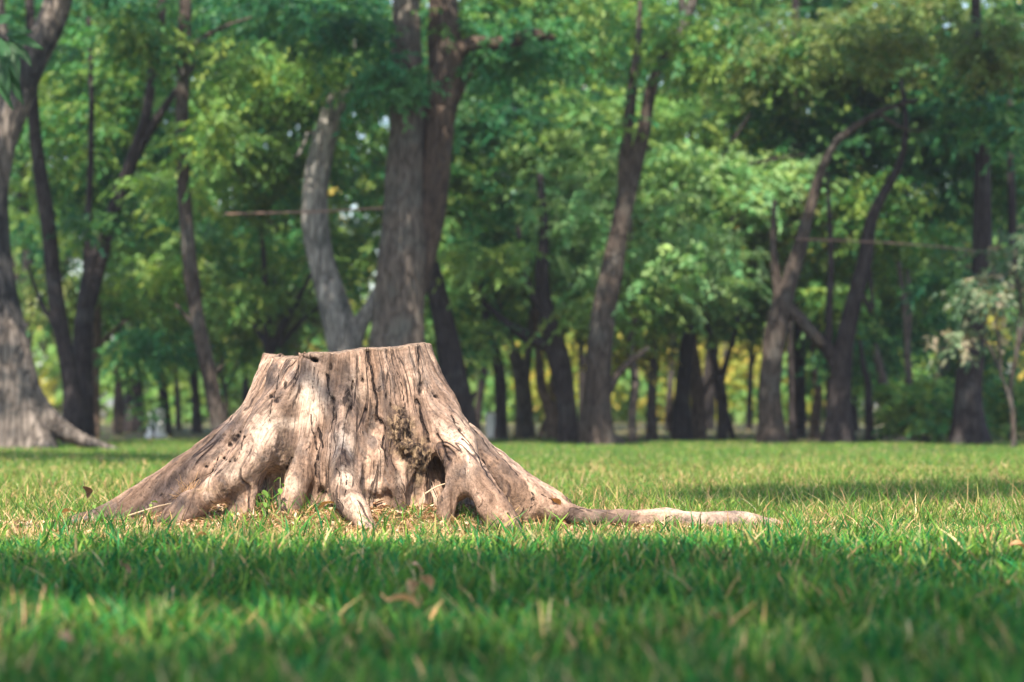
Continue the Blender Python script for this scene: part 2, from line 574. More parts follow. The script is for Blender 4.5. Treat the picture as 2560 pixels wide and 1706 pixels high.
    for hx, hy, w, hh in [(827, 917, 3.5, 9), (881, 968, 3.2, 10), (906, 952, 3.2, 8), (880, 1018, 3.2, 8), (914, 1026, 3.0, 7), (883, 955, 2.6, 6), (872, 1000, 2, 5),
                          (585, 1098, 11, 13), (575, 1110, 7, 8), (594, 1090, 6, 7), (692, 1000, 7, 8), (676, 988, 5, 5), (714, 962, 5, 12), (937, 1052, 4, 7), (958, 1072, 4, 8),
                          (515, 1166, 4, 4), (560, 1145, 5, 3), (572, 1150, 4, 3), (970, 945, 3.5, 16), (1054, 960, 7, 9), (1052, 978, 5, 8), (600, 1080, 3, 3), (610, 1090, 3, 3), (560, 1085, 4, 3),
                          (968, 990, 4, 10), (982, 1010, 4, 10), (1040, 1003, 4, 8), (830, 1000, 6, 12), (836, 1040, 4, 10), (1090, 990, 6, 5), (1150, 1075, 4, 8), (1000, 1040, 5, 5), (820, 945, 4, 10)]:
        q = ((px - hx) / w) ** 2 + ((py - hy) / hh) ** 2
        disp = disp - 0.007 * np.exp(-q * 0.7) * facing
        ckd = np.minimum(ckd, np.where(facing, np.clip(np.sqrt(q) * 1.25, 0, 8), 8))
    # burl: crumbly, and rotten crumbs in the hollows
    burl = np.zeros(len(v))
    for c, r in BURL:
        burl = np.maximum(burl, np.clip(1.25 - np.sqrt((((v - c) / np.asarray(r)) ** 2).sum(1)) * 0.62, 0, 1) * 1.6)
    burl = np.clip(burl, 0, 1)
    for c, r in HOLES:
        burl = np.maximum(burl, 0.7 * np.clip(1.7 - np.sqrt((((v - c) / np.asarray(r)) ** 2).sum(1)), 0, 1))
    q = ((px - 700) / 45) ** 2 + ((py - 1140) / 45) ** 2
    burl = np.maximum(burl, 0.55 * np.exp(-q) * facing)
    q = ((px - 520) / 60) ** 2 + ((py - 1225) / 16) ** 2
    burl = np.maximum(burl, 0.6 * np.exp(-q) * facing)
    f5 = np.abs(fbm(v * np.array([44.0, 44.0, 24.0]), 3, 61))
    f6 = fbm(v * 95.0, 2, 71)
    disp = disp + burl * (0.016 * (f5 - 0.45) + 0.004 * f6)
    # dark stains as the photo shows them
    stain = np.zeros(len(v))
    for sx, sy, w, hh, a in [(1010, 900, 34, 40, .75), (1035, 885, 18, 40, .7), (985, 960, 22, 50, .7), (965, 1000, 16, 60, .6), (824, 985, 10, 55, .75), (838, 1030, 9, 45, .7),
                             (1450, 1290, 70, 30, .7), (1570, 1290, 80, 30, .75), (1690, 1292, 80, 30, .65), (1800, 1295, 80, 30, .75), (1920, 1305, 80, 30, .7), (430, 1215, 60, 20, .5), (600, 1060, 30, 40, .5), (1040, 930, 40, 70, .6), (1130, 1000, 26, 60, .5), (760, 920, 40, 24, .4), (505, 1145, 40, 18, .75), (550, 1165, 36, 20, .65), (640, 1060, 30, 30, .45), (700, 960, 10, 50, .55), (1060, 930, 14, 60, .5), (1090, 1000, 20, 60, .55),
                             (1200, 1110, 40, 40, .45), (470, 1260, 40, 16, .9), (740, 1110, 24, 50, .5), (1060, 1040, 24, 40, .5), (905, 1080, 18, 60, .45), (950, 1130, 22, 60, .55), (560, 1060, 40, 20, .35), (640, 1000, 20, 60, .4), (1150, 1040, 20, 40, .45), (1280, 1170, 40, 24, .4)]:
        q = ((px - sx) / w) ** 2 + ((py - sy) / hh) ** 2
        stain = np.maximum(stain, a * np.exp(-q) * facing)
    bleach_lit = np.zeros(len(v))  # bleached wood patches, with highlights of lit faces painted in
    for sx, sy, w, hh, a in [(770, 975, 40, 40, 1), (800, 1010, 50, 30, .8), (660, 1075, 40, 50, .7), (630, 1125, 30, 30, .7), (860, 1110, 26, 70, 1), (720, 1060, 40, 14, .9), (1165, 1140, 24, 50, .9), (865, 1190, 24, 50, .8), (890, 985, 30, 60, .5), (880, 1260, 30, 30, .7), (1150, 1090, 20, 50, .7), (585, 1180, 40, 26, .6), (735, 1215, 18, 30, .5), (1000, 1200, 16, 20, .3)]:
        q = ((px - sx) / w) ** 2 + ((py - sy) / hh) ** 2
        bleach_lit = np.maximum(bleach_lit, a * np.exp(-q) * facing)
    disp = np.where(istop, 0.0015 * f4 + 0.0015 * f2, disp)
    disp = np.where(z < 0.0, 0, disp)
    v2 = v + g * disp[:, None]
    return v2 + SC, Q, dict(fib=fib, ckd=ckd, burl=burl, stain=stain, bleach_lit=bleach_lit, cut=istop.astype(float))

def stump_mat():
    m, nt, out = new_mat('weathered_wood')
    fb = N(nt, 'ShaderNodeAttribute', attribute_name='fib')
    tc = N(nt, 'ShaderNodeTexCoord')
    def noise(src, sc, detail, rough, scale=1.0, dist=0.0):
        mp = N(nt, 'ShaderNodeMapping')
        mp.inputs['Scale'].default_value = sc
        nt.links.new(src, mp.inputs[0])
        n = N(nt, 'ShaderNodeTexNoise', i_Scale=scale, i_Detail=detail, i_Roughness=rough, i_Distortion=dist)
        nt.links.new(mp.outputs[0], n.inputs['Vector'])
        return n.outputs[0]
    fv, ov = fb.outputs['Vector'], tc.outputs['Object']
    grain = noise(fv, (85, 5, 1), 7, 0.72, 1.0, 0.3)
    streak = noise(fv, (16, 2.2, 1), 5, 0.6, 1.0, 0.6)
    blot = noise(ov, (5, 5, 4), 6, 0.62, 1.0, 0.4)
    fine = noise(ov, (42, 42, 26), 5, 0.7)
    fleck = noise(fv, (44, 9, 1), 4, 0.6, 1.0, 0.8)
    fleck2 = noise(fv, (30, 5, 1), 6, 0.7, 1.0, 0.9)
    check = noise(fv, (15, 1.3, 1), 3, 0.5, 1.0, 0.35)
    check2 = noise(fv, (34, 2.6, 1), 3, 0.55, 1.0, 0.5)
    pit = noise(ov, (95, 95, 60), 3, 0.6)
    blot2 = noise(ov, (9, 9, 6), 7, 0.68, 1.0, 0.8)
    base = ramp(nt, streak, [(0.37, (0.115, 0.072, 0.050)), (0.46, (0.265, 0.173, 0.121)), (0.54, (0.40, 0.27, 0.196)), (0.63, (0.55, 0.41, 0.315))])
    c = base.outputs[0]
    g = ramp(nt, grain, [(0.36, (0.38, 0.35, 0.34)), (0.45, (0.82, 0.81, 0.80)), (0.55, (1.0, 1.0, 1.0)), (0.66, (1.25, 1.23, 1.2))])
    c = mixc(nt, 0.9, c, g.outputs[0], 'MULTIPLY')
    b = ramp(nt, blot, [(0.38, (0.36, 0.35, 0.35)), (0.47, (0.80, 0.79, 0.79)), (0.54, (1.08, 1.08, 1.08)), (0.66, (1.3, 1.29, 1.27))])
    c = mixc(nt, 0.95, c, b.outputs[0], 'MULTIPLY')
    bl = N(nt, 'ShaderNodeAttribute', attribute_name='bleach_lit')
    mb = N(nt, 'ShaderNodeMath', operation='MULTIPLY')
    rb = ramp(nt, blot2, [(0.44, 0.0), (0.54, 0.9)])
    nt.links.new(bl.outputs['Fac'], mb.inputs[0]); nt.links.new(rb.outputs[0], mb.inputs[1])
    c = mixc(nt, mb.outputs[0], c, (0.57, 0.45, 0.355))
    # grey dark weather stains, broken up by the grain
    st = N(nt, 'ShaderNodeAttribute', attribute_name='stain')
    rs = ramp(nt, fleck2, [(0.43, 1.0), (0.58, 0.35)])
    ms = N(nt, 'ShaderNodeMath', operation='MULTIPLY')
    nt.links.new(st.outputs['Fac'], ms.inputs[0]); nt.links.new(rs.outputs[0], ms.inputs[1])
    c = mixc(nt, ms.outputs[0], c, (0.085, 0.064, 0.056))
    # scattered grey patches all over
    gp = ramp(nt, blot2, [(0.40, 0.9), (0.50, 0.0)])
    mg = N(nt, 'ShaderNodeMath', operation='MULTIPLY')
    rs2 = ramp(nt, fleck2, [(0.46, 1.0), (0.58, 0.2)])
    nt.links.new(gp.outputs[0], mg.inputs[0]); nt.links.new(rs2.outputs[0], mg.inputs[1])
    c = mixc(nt, mg.outputs[0], c, (0.12, 0.092, 0.078))
    # hairline checks running with the grain
    hl = N(nt, 'ShaderNodeMath', operation='SUBTRACT', i_1=0.5)
    nt.links.new(check, hl.inputs[0])
    ha = N(nt, 'ShaderNodeMath', operation='ABSOLUTE')
    nt.links.new(hl.outputs[0], ha.inputs[0])
    hr = ramp(nt, ha.outputs[0], [(0.0, 1.0), (0.006, 0.8), (0.014, 0.0)])
    hm = ramp(nt, blot, [(0.44, 0.0), (0.54, 1.0)])
    hh = N(nt, 'ShaderNodeMath', operation='MULTIPLY')
    nt.links.new(hr.outputs[0], hh.inputs[0]); nt.links.new(hm.outputs[0], hh.inputs[1])
    c = mixc(nt, hh.outputs[0], c, (0.06, 0.04, 0.034))
    hl2 = N(nt, 'ShaderNodeMath', operation='SUBTRACT', i_1=0.5)
    nt.links.new(check2, hl2.inputs[0])
    ha2 = N(nt, 'ShaderNodeMath', operation='ABSOLUTE')
    nt.links.new(hl2.outputs[0], ha2.inputs[0])
    hr2 = ramp(nt, ha2.outputs[0], [(0.0, 0.6), (0.008, 0.35), (0.018, 0.0)])
    hm2 = ramp(nt, blot2, [(0.46, 0.0), (0.52, 1.0)])
    hq = N(nt, 'ShaderNodeMath', operation='MULTIPLY')
    nt.links.new(hr2.outputs[0], hq.inputs[0]); nt.links.new(hm2.outputs[0], hq.inputs[1])
    c = mixc(nt, hq.outputs[0], c, (0.10, 0.07, 0.055))
    pr = ramp(nt, pit, [(0.36, (0.55, 0.53, 0.52)), (0.46, (0.95, 0.95, 0.95)), (0.60, (1.1, 1.1, 1.1))])
    c = mixc(nt, 0.8, c, pr.outputs[0], 'MULTIPLY')
    # small dark flecks and insect slits
    fl = ramp(nt, fleck, [(0.335, 1.0), (0.37, 0.0)])
    c = mixc(nt, fl.outputs[0], c, (0.07, 0.048, 0.038))
    sp = ramp(nt, fine, [(0.34, 0.8), (0.40, 0.0)])
    c = mixc(nt, sp.outputs[0], c, (0.11, 0.08, 0.062))
    bu = N(nt, 'ShaderNodeAttribute', attribute_name='burl')
    bc = ramp(nt, fine, [(0.42, (0.022, 0.014, 0.011)), (0.5, (0.095, 0.062, 0.040)), (0.60, (0.25, 0.175, 0.105))])
    bf = N(nt, 'ShaderNodeMath', operation='MULTIPLY_ADD', i_1=1.6, i_2=-0.35, use_clamp=True)
    bn = N(nt, 'ShaderNodeMath', operation='MULTIPLY_ADD', i_1=0.5)
    nt.links.new(fine, bn.inputs[0]); nt.links.new(bu.outputs['Fac'], bn.inputs[2]); nt.links.new(bn.outputs[0], bf.inputs[0])
    bm_ = N(nt, 'ShaderNodeMath', operation='MULTIPLY')
    nt.links.new(bf.outputs[0], bm_.inputs[0]); nt.links.new(bu.outputs['Fac'], bm_.inputs[1])
    c = mixc(nt, bm_.outputs[0], c, bc.outputs[0])
    ck = N(nt, 'ShaderNodeAttribute', attribute_name='ckd')
    cn = N(nt, 'ShaderNodeMath', operation='MULTIPLY_ADD', i_1=1.3)
    nt.links.new(fine, cn.inputs[0]); nt.links.new(ck.outputs['Fac'], cn.inputs[2])
    cr = ramp(nt, cn.outputs[0], [(0.0, 1.0), (0.5, 1.0), (1.0, 0.0)])
    cr.color_ramp.elements[0].position = 0.0
    cs_ = N(nt, 'ShaderNodeMath', operation='MULTIPLY', i_1=0.5)
    nt.links.new(cn.outputs[0], cs_.inputs[0]); nt.links.new(cs_.outputs[0], cr.inputs[0])
    c = mixc(nt, cr.outputs[0], c, (0.022, 0.014, 0.013))
    ct = N(nt, 'ShaderNodeAttribute', attribute_name='cut')
    cc = ramp(nt, fine, [(0.40, (0.12, 0.085, 0.062)), (0.58, (0.30, 0.215, 0.155))])
    c = mixc(nt, ct.outputs['Fac'], c, cc.outputs[0])
    pb = N(nt, 'ShaderNodeBsdfPrincipled')
    pb.inputs['Roughness'].default_value = 0.82
    pb.inputs['Specular IOR Level'].default_value = 0.2
    nt.links.new(c, pb.inputs['Base Color'])
    a1 = N(nt, 'ShaderNodeMath', operation='MULTIPLY_ADD', i_1=0.9)
    nt.links.new(grain, a1.inputs[0]); nt.links.new(fine, a1.inputs[2])
    a1b = N(nt, 'ShaderNodeMath', operation='MULTIPLY_ADD', i_1=-0.9)
    nt.links.new(hh.outputs[0], a1b.inputs[0]); nt.links.new(a1.outputs[0], a1b.inputs[2])
    a1 = N(nt, 'ShaderNodeMath', operation='MULTIPLY_ADD', i_1=0.7)
    nt.links.new(pit, a1.inputs[0]); nt.links.new(a1b.outputs[0], a1.inputs[2])
    a3 = N(nt, 'ShaderNodeMath', operation='MULTIPLY_ADD', i_1=-1.2)
    nt.links.new(fl.outputs[0], a3.inputs[0]); nt.links.new(a1.outputs[0], a3.inputs[2])
    a2 = N(nt, 'ShaderNodeMath', operation='MULTIPLY_ADD', i_1=-2.0)
    nt.links.new(cr.outputs[0], a2.inputs[0]); nt.links.new(a3.outputs[0], a2.inputs[2])
    bp = N(nt, 'ShaderNodeBump', i_Strength=0.95, i_Distance=0.008)
    nt.links.new(a2.outputs[0], bp.inputs['Height'])
    nt.links.new(bp.outputs[0], pb.inputs['Normal'])
    nt.links.new(pb.outputs[0], out.inputs[0])
    return m

# ------------------------------------------------------------------ ground
def ground_z(x, y):
    P = np.stack([x * 0.9, y * 0.5, x * 0], 1)
    near = np.clip((60 - y) / 30, 0, 1)
    r = np.hypot((x - SC[0] - 0.02) / 1.05, y - SC[1] + 0.05)
    return 0.014 * fbm(P, 3, 3) * near + 0.085 * np.exp(-(r / 0.60) ** 4)

def build_ground():
    xs = np.unique(np.concatenate([np.linspace(-9, 9, 91), np.linspace(-1.8, 0.8, 60), np.linspace(-40, 40, 41), np.linspace(-140, 140, 15)]))
    ys = np.unique(np.concatenate([np.linspace(-4, 30, 137), np.linspace(7.9, 9.9, 48), np.linspace(-40, 90, 53), np.linspace(-60, 200, 14)]))
    X, Y = np.meshgrid(xs, ys, indexing='ij')
    v = np.stack([X.ravel(), Y.ravel(), ground_z(X.ravel(), Y.ravel())], 1)
    nx, ny = len(xs), len(ys)
    i = np.arange(nx * ny).reshape(nx, ny)
    f = np.stack([i[:-1, :-1], i[1:, :-1], i[1:, 1:], i[:-1, 1:]], -1).reshape(-1, 4)
    m, nt, out = new_mat('soil_and_thatch')
    tc = N(nt, 'ShaderNodeTexCoord')
    n1 = N(nt, 'ShaderNodeTexNoise', i_Scale=1.3, i_Detail=5, i_Roughness=0.6)
    n2 = N(nt, 'ShaderNodeTexNoise', i_Scale=60, i_Detail=4, i_Roughness=0.7)
    nt.links.new(tc.outputs['Object'], n1.inputs['Vector'])
    nt.links.new(tc.outputs['Object'], n2.inputs['Vector'])
    r1 = ramp(nt, n1.outputs[0], [(0.35, (0.055, 0.085, 0.03)), (0.6, (0.16, 0.12, 0.065))])
    r2 = ramp(nt, n2.outputs[0], [(0.35, (0.35, 0.35, 0.35)), (0.65, (1.2, 1.2, 1.2))])
    c = mixc(nt, 1.0, r1.outputs[0], r2.outputs[0], 'MULTIPLY')
    pb = N(nt, 'ShaderNodeBsdfPrincipled')
    pb.inputs['Roughness'].default_value = 0.95
    nt.links.new(c, pb.inputs['Base Color'])
    nt.links.new(pb.outputs[0], out.inputs[0])
    link('ground', mesh_np('ground', v, f, smooth=True), m, kind='structure')

build_ground()

sv, sq, sattr = build_stump()
stump_root = empty('tree_stump', (SC[0], SC[1], 0), 'weathered pale tree stump with spreading roots and a slanted saw cut', 'tree stump')
link('wood', mesh_np('wood', sv, sq, attrs=sattr, smooth=True), stump_mat(), stump_root)

# ------------------------------------------------------------------ tubes, trunks, leaves
def tube(pts, seg=14, seed=0, rough=0.06, flare=0.0, lobes=5):
    """pts (n,4): x,y,z,r ; returns verts, quads. Base flare makes root buttresses."""
    pts = np.asarray(pts, float)
    n = len(pts)
    T = np.gradient(pts[:, :3], axis=0)
    T /= np.linalg.norm(T, axis=1)[:, None] + 1e-9
    ref = np.array([0.0, 1.0, 0.0])
    A = np.cross(T, ref); A /= np.linalg.norm(A, axis=1)[:, None] + 1e-9
    B = np.cross(T, A)
    a = np.linspace(0, 2 * np.pi, seg, endpoint=False)
    ln = np.concatenate([[0], np.cumsum(np.linalg.norm(np.diff(pts[:, :3], axis=0), axis=1))])
    aa, ll = np.meshgrid(a, ln)
    ph = seed * 1.7
    nz = fbm(np.stack([np.cos(aa).ravel() * 1.6 + seed * 3.1, np.sin(aa).ravel() * 1.6, ll.ravel() * 2.2], 1), 3, seed).reshape(aa.shape)
    R = pts[:, 3][:, None] * (1 + rough * 1.6 * nz)
    if flare > 0:
        fz = np.exp(-np.clip(ll, 0, None) / (pts[0, 3] * 1.5))
        R = R * (1 + flare * fz * (0.55 + 0.55 * np.cos(lobes * aa + ph) + 0.35 * np.cos((lobes - 2) * aa + 2 * ph)))
    V = pts[:, None, :3] + R[..., None] * (np.cos(a)[None, :, None] * A[:, None] + np.sin(a)[None, :, None] * B[:, None])
    V = V.reshape(-1, 3)
    i = np.arange(n * seg).reshape(n, seg)
    j = np.roll(i, -1, 1)
    f = np.stack([i[:-1], j[:-1], j[1:], i[1:]], -1).reshape(-1, 4)
    # end cap
    V = np.vstack([V, pts[-1, :3]])
    cap = np.stack([i[-1], j[-1], np.full(seg, len(V) - 1)], -1)
    return V, [f, cap]

PAL = {  # light put into leaf colours: bright, glow, yellow sunlit; deep shaded
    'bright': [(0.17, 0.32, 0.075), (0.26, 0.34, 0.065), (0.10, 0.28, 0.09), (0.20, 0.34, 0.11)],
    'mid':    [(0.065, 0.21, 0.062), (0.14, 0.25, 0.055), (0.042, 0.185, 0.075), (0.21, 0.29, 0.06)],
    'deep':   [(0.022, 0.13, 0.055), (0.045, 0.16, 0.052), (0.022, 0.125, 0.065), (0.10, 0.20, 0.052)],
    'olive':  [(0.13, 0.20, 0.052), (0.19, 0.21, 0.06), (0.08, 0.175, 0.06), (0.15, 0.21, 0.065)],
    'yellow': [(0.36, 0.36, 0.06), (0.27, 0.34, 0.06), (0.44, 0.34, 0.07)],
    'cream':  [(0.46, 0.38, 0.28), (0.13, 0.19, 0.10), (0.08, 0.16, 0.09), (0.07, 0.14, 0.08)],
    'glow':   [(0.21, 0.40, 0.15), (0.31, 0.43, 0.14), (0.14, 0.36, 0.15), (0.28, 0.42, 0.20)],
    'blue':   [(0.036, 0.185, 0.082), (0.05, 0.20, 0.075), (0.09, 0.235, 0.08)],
}

def spray_leaves(c, rg, L, nl, ll, lw, pal, droop=0.35):
    """c (n,3) spray origins -> leaf quads with colours"""
    n = len(c)
    az = rg.uniform(0, 2 * np.pi, n)
    el = rg.normal(-0.15, 0.35, n)
    ax = np.stack([np.cos(az) * np.cos(el), np.sin(az) * np.cos(el), np.sin(el)], 1)
    side = np.stack([-np.sin(az), np.cos(az), np.zeros(n)], 1)
    upv = np.cross(ax, side)
    t = (np.arange(nl) + 0.5) / nl
    sg = np.where(np.arange(nl) % 2 == 0, 1.0, -1.0)
    Ls = L * rg.uniform(0.6, 1.25, n)
    base = c[:, None] + ax[:, None] * (t[None, :, None] * Ls[:, None, None])
    base[..., 2] -= droop * Ls[:, None] * t[None] ** 2
    base += rg.normal(0, 0.012, base.shape)
    d = 0.55 * ax[:, None] + sg[None, :, None] * 0.85 * side[:, None] + rg.normal(0, 0.28, (n, nl, 3))
    d[..., 2] -= 0.6
    d /= np.linalg.norm(d, axis=2)[..., None]
    nrm = upv[:, None] + rg.normal(0, 0.8, (n, nl, 3))
    w = np.cross(nrm, d); w /= np.linalg.norm(w, axis=2)[..., None] + 1e-9
    l = ll * rg.uniform(0.65, 1.3, (n, nl))[..., None]
    ww = lw * rg.uniform(0.7, 1.2, (n, nl))[..., None]
    mid = base + d * l * 0.45
    tip = base + d * l
    tip[..., 2] -= 0.12 * l[..., 0]
    V = np.stack([base, mid + w * ww * 0.5, tip, mid - w * ww * 0.5], 2).reshape(-1, 3)
    pal = np.asarray(pal)
    k = rg.integers(0, len(pal), n)
    col = pal[k][:, None] * (1 + rg.normal(0, 0.16, (n, 1, 1))) * (1 + rg.normal(0, 0.14, (n, nl, 1)))
    alt = pal[rg.integers(0, len(pal), (n, nl))]
    col = np.clip(0.7 * col + 0.3 * alt, 0.008, 0.7)
    C = np.repeat(col.reshape(-1, 3), 4, 0)
    return V, C

def blob_points(rg, c, r, n, per=11, flat=0.35):
    """spray origins in an ellipsoid, gathered into flattened tiers with gaps between"""
    r = np.asarray(r, float)
    m = max(3, n // per)
    u = rg.normal(0, 1, (m, 3)); u /= np.linalg.norm(u, axis=1)[:, None]
    rad = rg.uniform(0, 1, m) ** (1 / 2.2)
    cc = u * rad[:, None] * r
    k = rg.integers(0, m, n)
    s = np.array([0.24, 0.24, 0.24 * flat]) * (np.mean(r) * 0.9 + 0.25)
    p = cc[k] + rg.normal(0, 1, (n, 3)) * s
    return p + c

def crown_mesh(name, blobs, seed, leaf=(0.075, 0.034), L=0.36, nl=18):
    """blobs: (px, py, d, rx_px, ry_px, rz_m, n_sprays, palette)"""
    rg = np.random.default_rng(seed)
    VV, CC = [], []
    for (px, py, d, rx, ry, rz, n, pal) in blobs:
        c = PX(px, py, d)
        r = (rx / FPX * d, rz, ry / FPX * d)
        p = blob_points(rg, c, r, n)
        p = p[p[:, 2] > 0.15]
        V, C = spray_leaves(p, rg, L, nl, leaf[0], leaf[1], PAL[pal] if isinstance(pal, str) else pal)
        VV.append(V); CC.append(C)
    V = np.vstack(VV); C = np.vstack(CC)
    f = np.arange(len(V)).reshape(-1, 4)
    return mesh_np(name, V, f, cols=C)

def tree(name, label, d, trunk, bark, limbs=(), blobs=(), limb_bark=None, group=None, seed=1, flare=0.5, lobes=5, leaf=(0.084, 0.040), L=0.38, nl=18, shade=(), cat='tree', base_z=-0.12):
    """trunk/limbs: lists of (X, Y, width[, ddepth]) in 2353-wide photo coordinates; crown blobs in 2560-wide ones"""
    def conv(pl, ground=False):
        out = []
        for q in pl:
            X, Y, w = q[:3]
            dd = d + (q[3] if len(q) > 3 else 0)
            p = PD(X, Y, dd)
            out.append([p[0], p[1], p[2], 0.92 * w * K / FPX * dd / 2])
        if ground:
            b = list(out[0]); b[2] = base_z
            if out[0][2] > 0.05:
                b[3] *= 1.06
                out = [b] + out
            else:
                out[0][2] = base_z
        a = np.array(out)
        ln = np.linalg.norm(np.diff(a[:, :3], axis=0), axis=1).sum()
        return catmull(a, int(max(8, min(46, ln * 9))))
    nb = []
    for b in blobs:
        b = list(b)
        if b[1] < -200: b[2] += 4.0          # tall tops set back so their shade misses the leaves in front
        elif b[2] - d > 0.3: b[2] += 1.0     # leaves behind the trunk
        nb.append(tuple(b))
    blobs = nb
    tp = conv(trunk, True)
    e = empty(name, (tp[0, 0], tp[0, 1], 0), label, cat, group)
    V, f = tube(tp, 18, seed, 0.07, flare, lobes)
    link('trunk', mesh_np('trunk', V, f, smooth=True), bark, e)
    for i, l in enumerate(limbs):
        V, f = tube(conv(l), 10, seed + 7 * i + 3, 0.08)
        link('limb', mesh_np('limb', V, f, smooth=True), limb_bark or bark, e)
    if shade:  # unseen leaf clumps added above the frame to shade the trunk
        rs = np.random.default_rng(seed + 900)
        VV, CC = [], []
        for q in shade:
            p = PD(q[0], q[1], d)
            k = q[2] if len(q) > 2 else 1.0
            zt = max(p[2] + 2.2, 5.2 + rs.uniform(0, 1.0))
            c = p + np.array(S) * ((zt - p[2]) / S.z)
            V, C = spray_leaves(blob_points(rs, c, (.34 * k, .3 * k, .22), int(12 * k * k) + 6), rs, .42, 16, .16, .085, PAL['mid'])
            VV.append(V); CC.append(C)
        V = np.vstack(VV); C = np.vstack(CC)
        link('unseen_shade_leaves', mesh_np('unseen_shade_leaves', V, np.arange(len(V)).reshape(-1, 4), cols=C), M_LEAF, e, kind='stuff')
    if blobs:
        link('crown', crown_mesh('crown', blobs, seed * 13 + 5, leaf, L, nl), M_LEAF, e, kind='stuff')
    return e

# ------------------------------------------------------------------ the trees of the grove
G_NEAR = 'trees along the edge of the lawn'
G_BACK = 'trees standing deeper in the grove'

tree('mottled_tree', 'thick grey mottled tree with flaring roots at the left picture edge', 21.6,
     [(62, 1045, 150), (50, 985, 132), (28, 880, 122), (4, 740, 104), (-12, 600, 88), (-18, 450, 80), (-6, 340, 84), (30, 240, 78), (75, 140, 74), (118, 50, 70), (150, -60, 62), (190, -300, 40)],
     B_MOTTLE,
     limbs=[[(-6, 350, 60), (-60, 260, 50), (-110, 120, 40), (-150, -80, 24)], [(30, 850, 84), (70, 925, 80), (118, 972, 60), (172, 1004, 40), (232, 1026, 26), (295, 1044, 12)],
            [(20, 960, 60), (-30, 1010, 44), (-80, 1045, 20)], [(80, 990, 46, -.1), (105, 1030, 34, -.25), (120, 1052, 20, -.4)], [(5, 325, 40), (14, 150, 30), (2, 20, 22), (0, -100, 16)]],
     blobs=[(120, -330, 22.5, 420, 180, 1.3, 74, 'mid'), (-350, -60, 22, 260, 200, 1.2, 160, 'mid')], group=G_NEAR, shade=[(0, 600), (0, 350), (90, 120)], seed=2, flare=0.5, lobes=4)

tree('slim_dark_tree', 'dark leaning trunk just right of the mottled grey tree', 24.6,
     [(172, 1000, 58), (165, 900, 46), (148, 800, 42), (128, 680, 40), (112, 520, 38), (90, 380, 36), (76, 250, 30), (70, 60, 24), (60, -200, 16)], B_DARK,
     limbs=[[(150, 810, 20), (120, 740, 15), (92, 690, 11), (60, 600, 6)]],
     blobs=[(150, 330, 25.6, 190, 150, .8, 210, 'mid'), (60, 60, 26, 160, 130, .8, 160, 'deep'), (120, 720, 27, 130, 90, .8, 90, 'olive')], group=G_NEAR, shade=[(170, 900), (125, 680), (100, 450), (80, 300)], seed=3, flare=0.35)

tree('forked_dark_tree', 'dark forked tree whose long limb leans right at left', 25.2,
     [(186, 1005, 66), (188, 900, 54), (190, 800, 50), (196, 720, 48), (206, 640, 40), (225, 580, 34), (262, 480, 30), (300, 370, 28), (335, 270, 26), (352, 160, 24), (372, 20, 22), (385, -200, 14)], B_DARK,
     limbs=[[(205, 700, 40), (232, 600, 34), (285, 420, 26), (345, 300, 24), (400, 215, 16), (470, 120, 10)], [(196, 730, 26), (200, 560, 20), (208, 380, 16), (210, 200, 14), (203, 40, 10)]],
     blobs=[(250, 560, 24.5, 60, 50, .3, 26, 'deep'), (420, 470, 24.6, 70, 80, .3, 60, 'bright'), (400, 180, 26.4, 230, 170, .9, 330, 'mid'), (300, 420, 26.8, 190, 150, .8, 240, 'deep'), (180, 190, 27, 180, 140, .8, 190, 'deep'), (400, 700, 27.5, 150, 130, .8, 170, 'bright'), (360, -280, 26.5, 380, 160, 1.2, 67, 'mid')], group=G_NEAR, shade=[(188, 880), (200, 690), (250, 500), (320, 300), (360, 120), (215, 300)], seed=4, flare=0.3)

tree('tan_tree', 'short straight light brown trunk behind the forked dark tree', 28.5,
     [(214, 1010, 36), (214, 900, 32), (218, 800, 30), (222, 700, 27), (228, 560, 22), (240, 400, 14)], B_TAN,
     limbs=[[(222, 800, 14), (262, 760, 11), (300, 730, 8)]],
     blobs=[(330, 900, 27.9, 90, 60, .4, 50, 'mid'), (420, 640, 27.5, 100, 70, .4, 70, 'bright'), (270, 560, 29, 200, 130, .8, 170, 'mid')], group=G_BACK, seed=5, flare=0.3)

tree('straight_brown_tree', 'tall slender brown trunk leaning left above the stump left shoulder', 23.4,
     [(520, 1030, 52), (505, 980, 42), (484, 880, 38), (462, 780, 37), (445, 680, 36), (434, 580, 35), (424, 450, 34), (418, 320, 34), (420, 180, 33), (424, 60, 32), (430, -100, 28), (440, -350, 18)], B_BROWN,
     limbs=[[(424, 130, 14), (462, 90, 12), (520, 60, 9), (580, 40, 6)], [(478, 870, 10), (500, 850, 9), (512, 838, 7)], [(455, 760, 14), (430, 730, 11), (405, 700, 8)]],
     blobs=[(520, 330, 23.0, 60, 50, .3, 40, 'bright'), (700, 160, 23.4, 140, 80, .5, 130, 'bright'), (330, 60, 23.0, 150, 60, .5, 110, 'mid'), (640, 260, 24.6, 200, 170, .9, 380, 'bright'), (470, 420, 25, 110, 130, .6, 150, 'bright'), (470, -300, 24, 460, 190, 1.3, 85, 'mid'), (560, 60, 24.8, 200, 120, .8, 260, 'deep')], group=G_NEAR, shade=[(425, 500), (420, 300), (420, 120), (470, 820)], seed=6, flare=0.3)

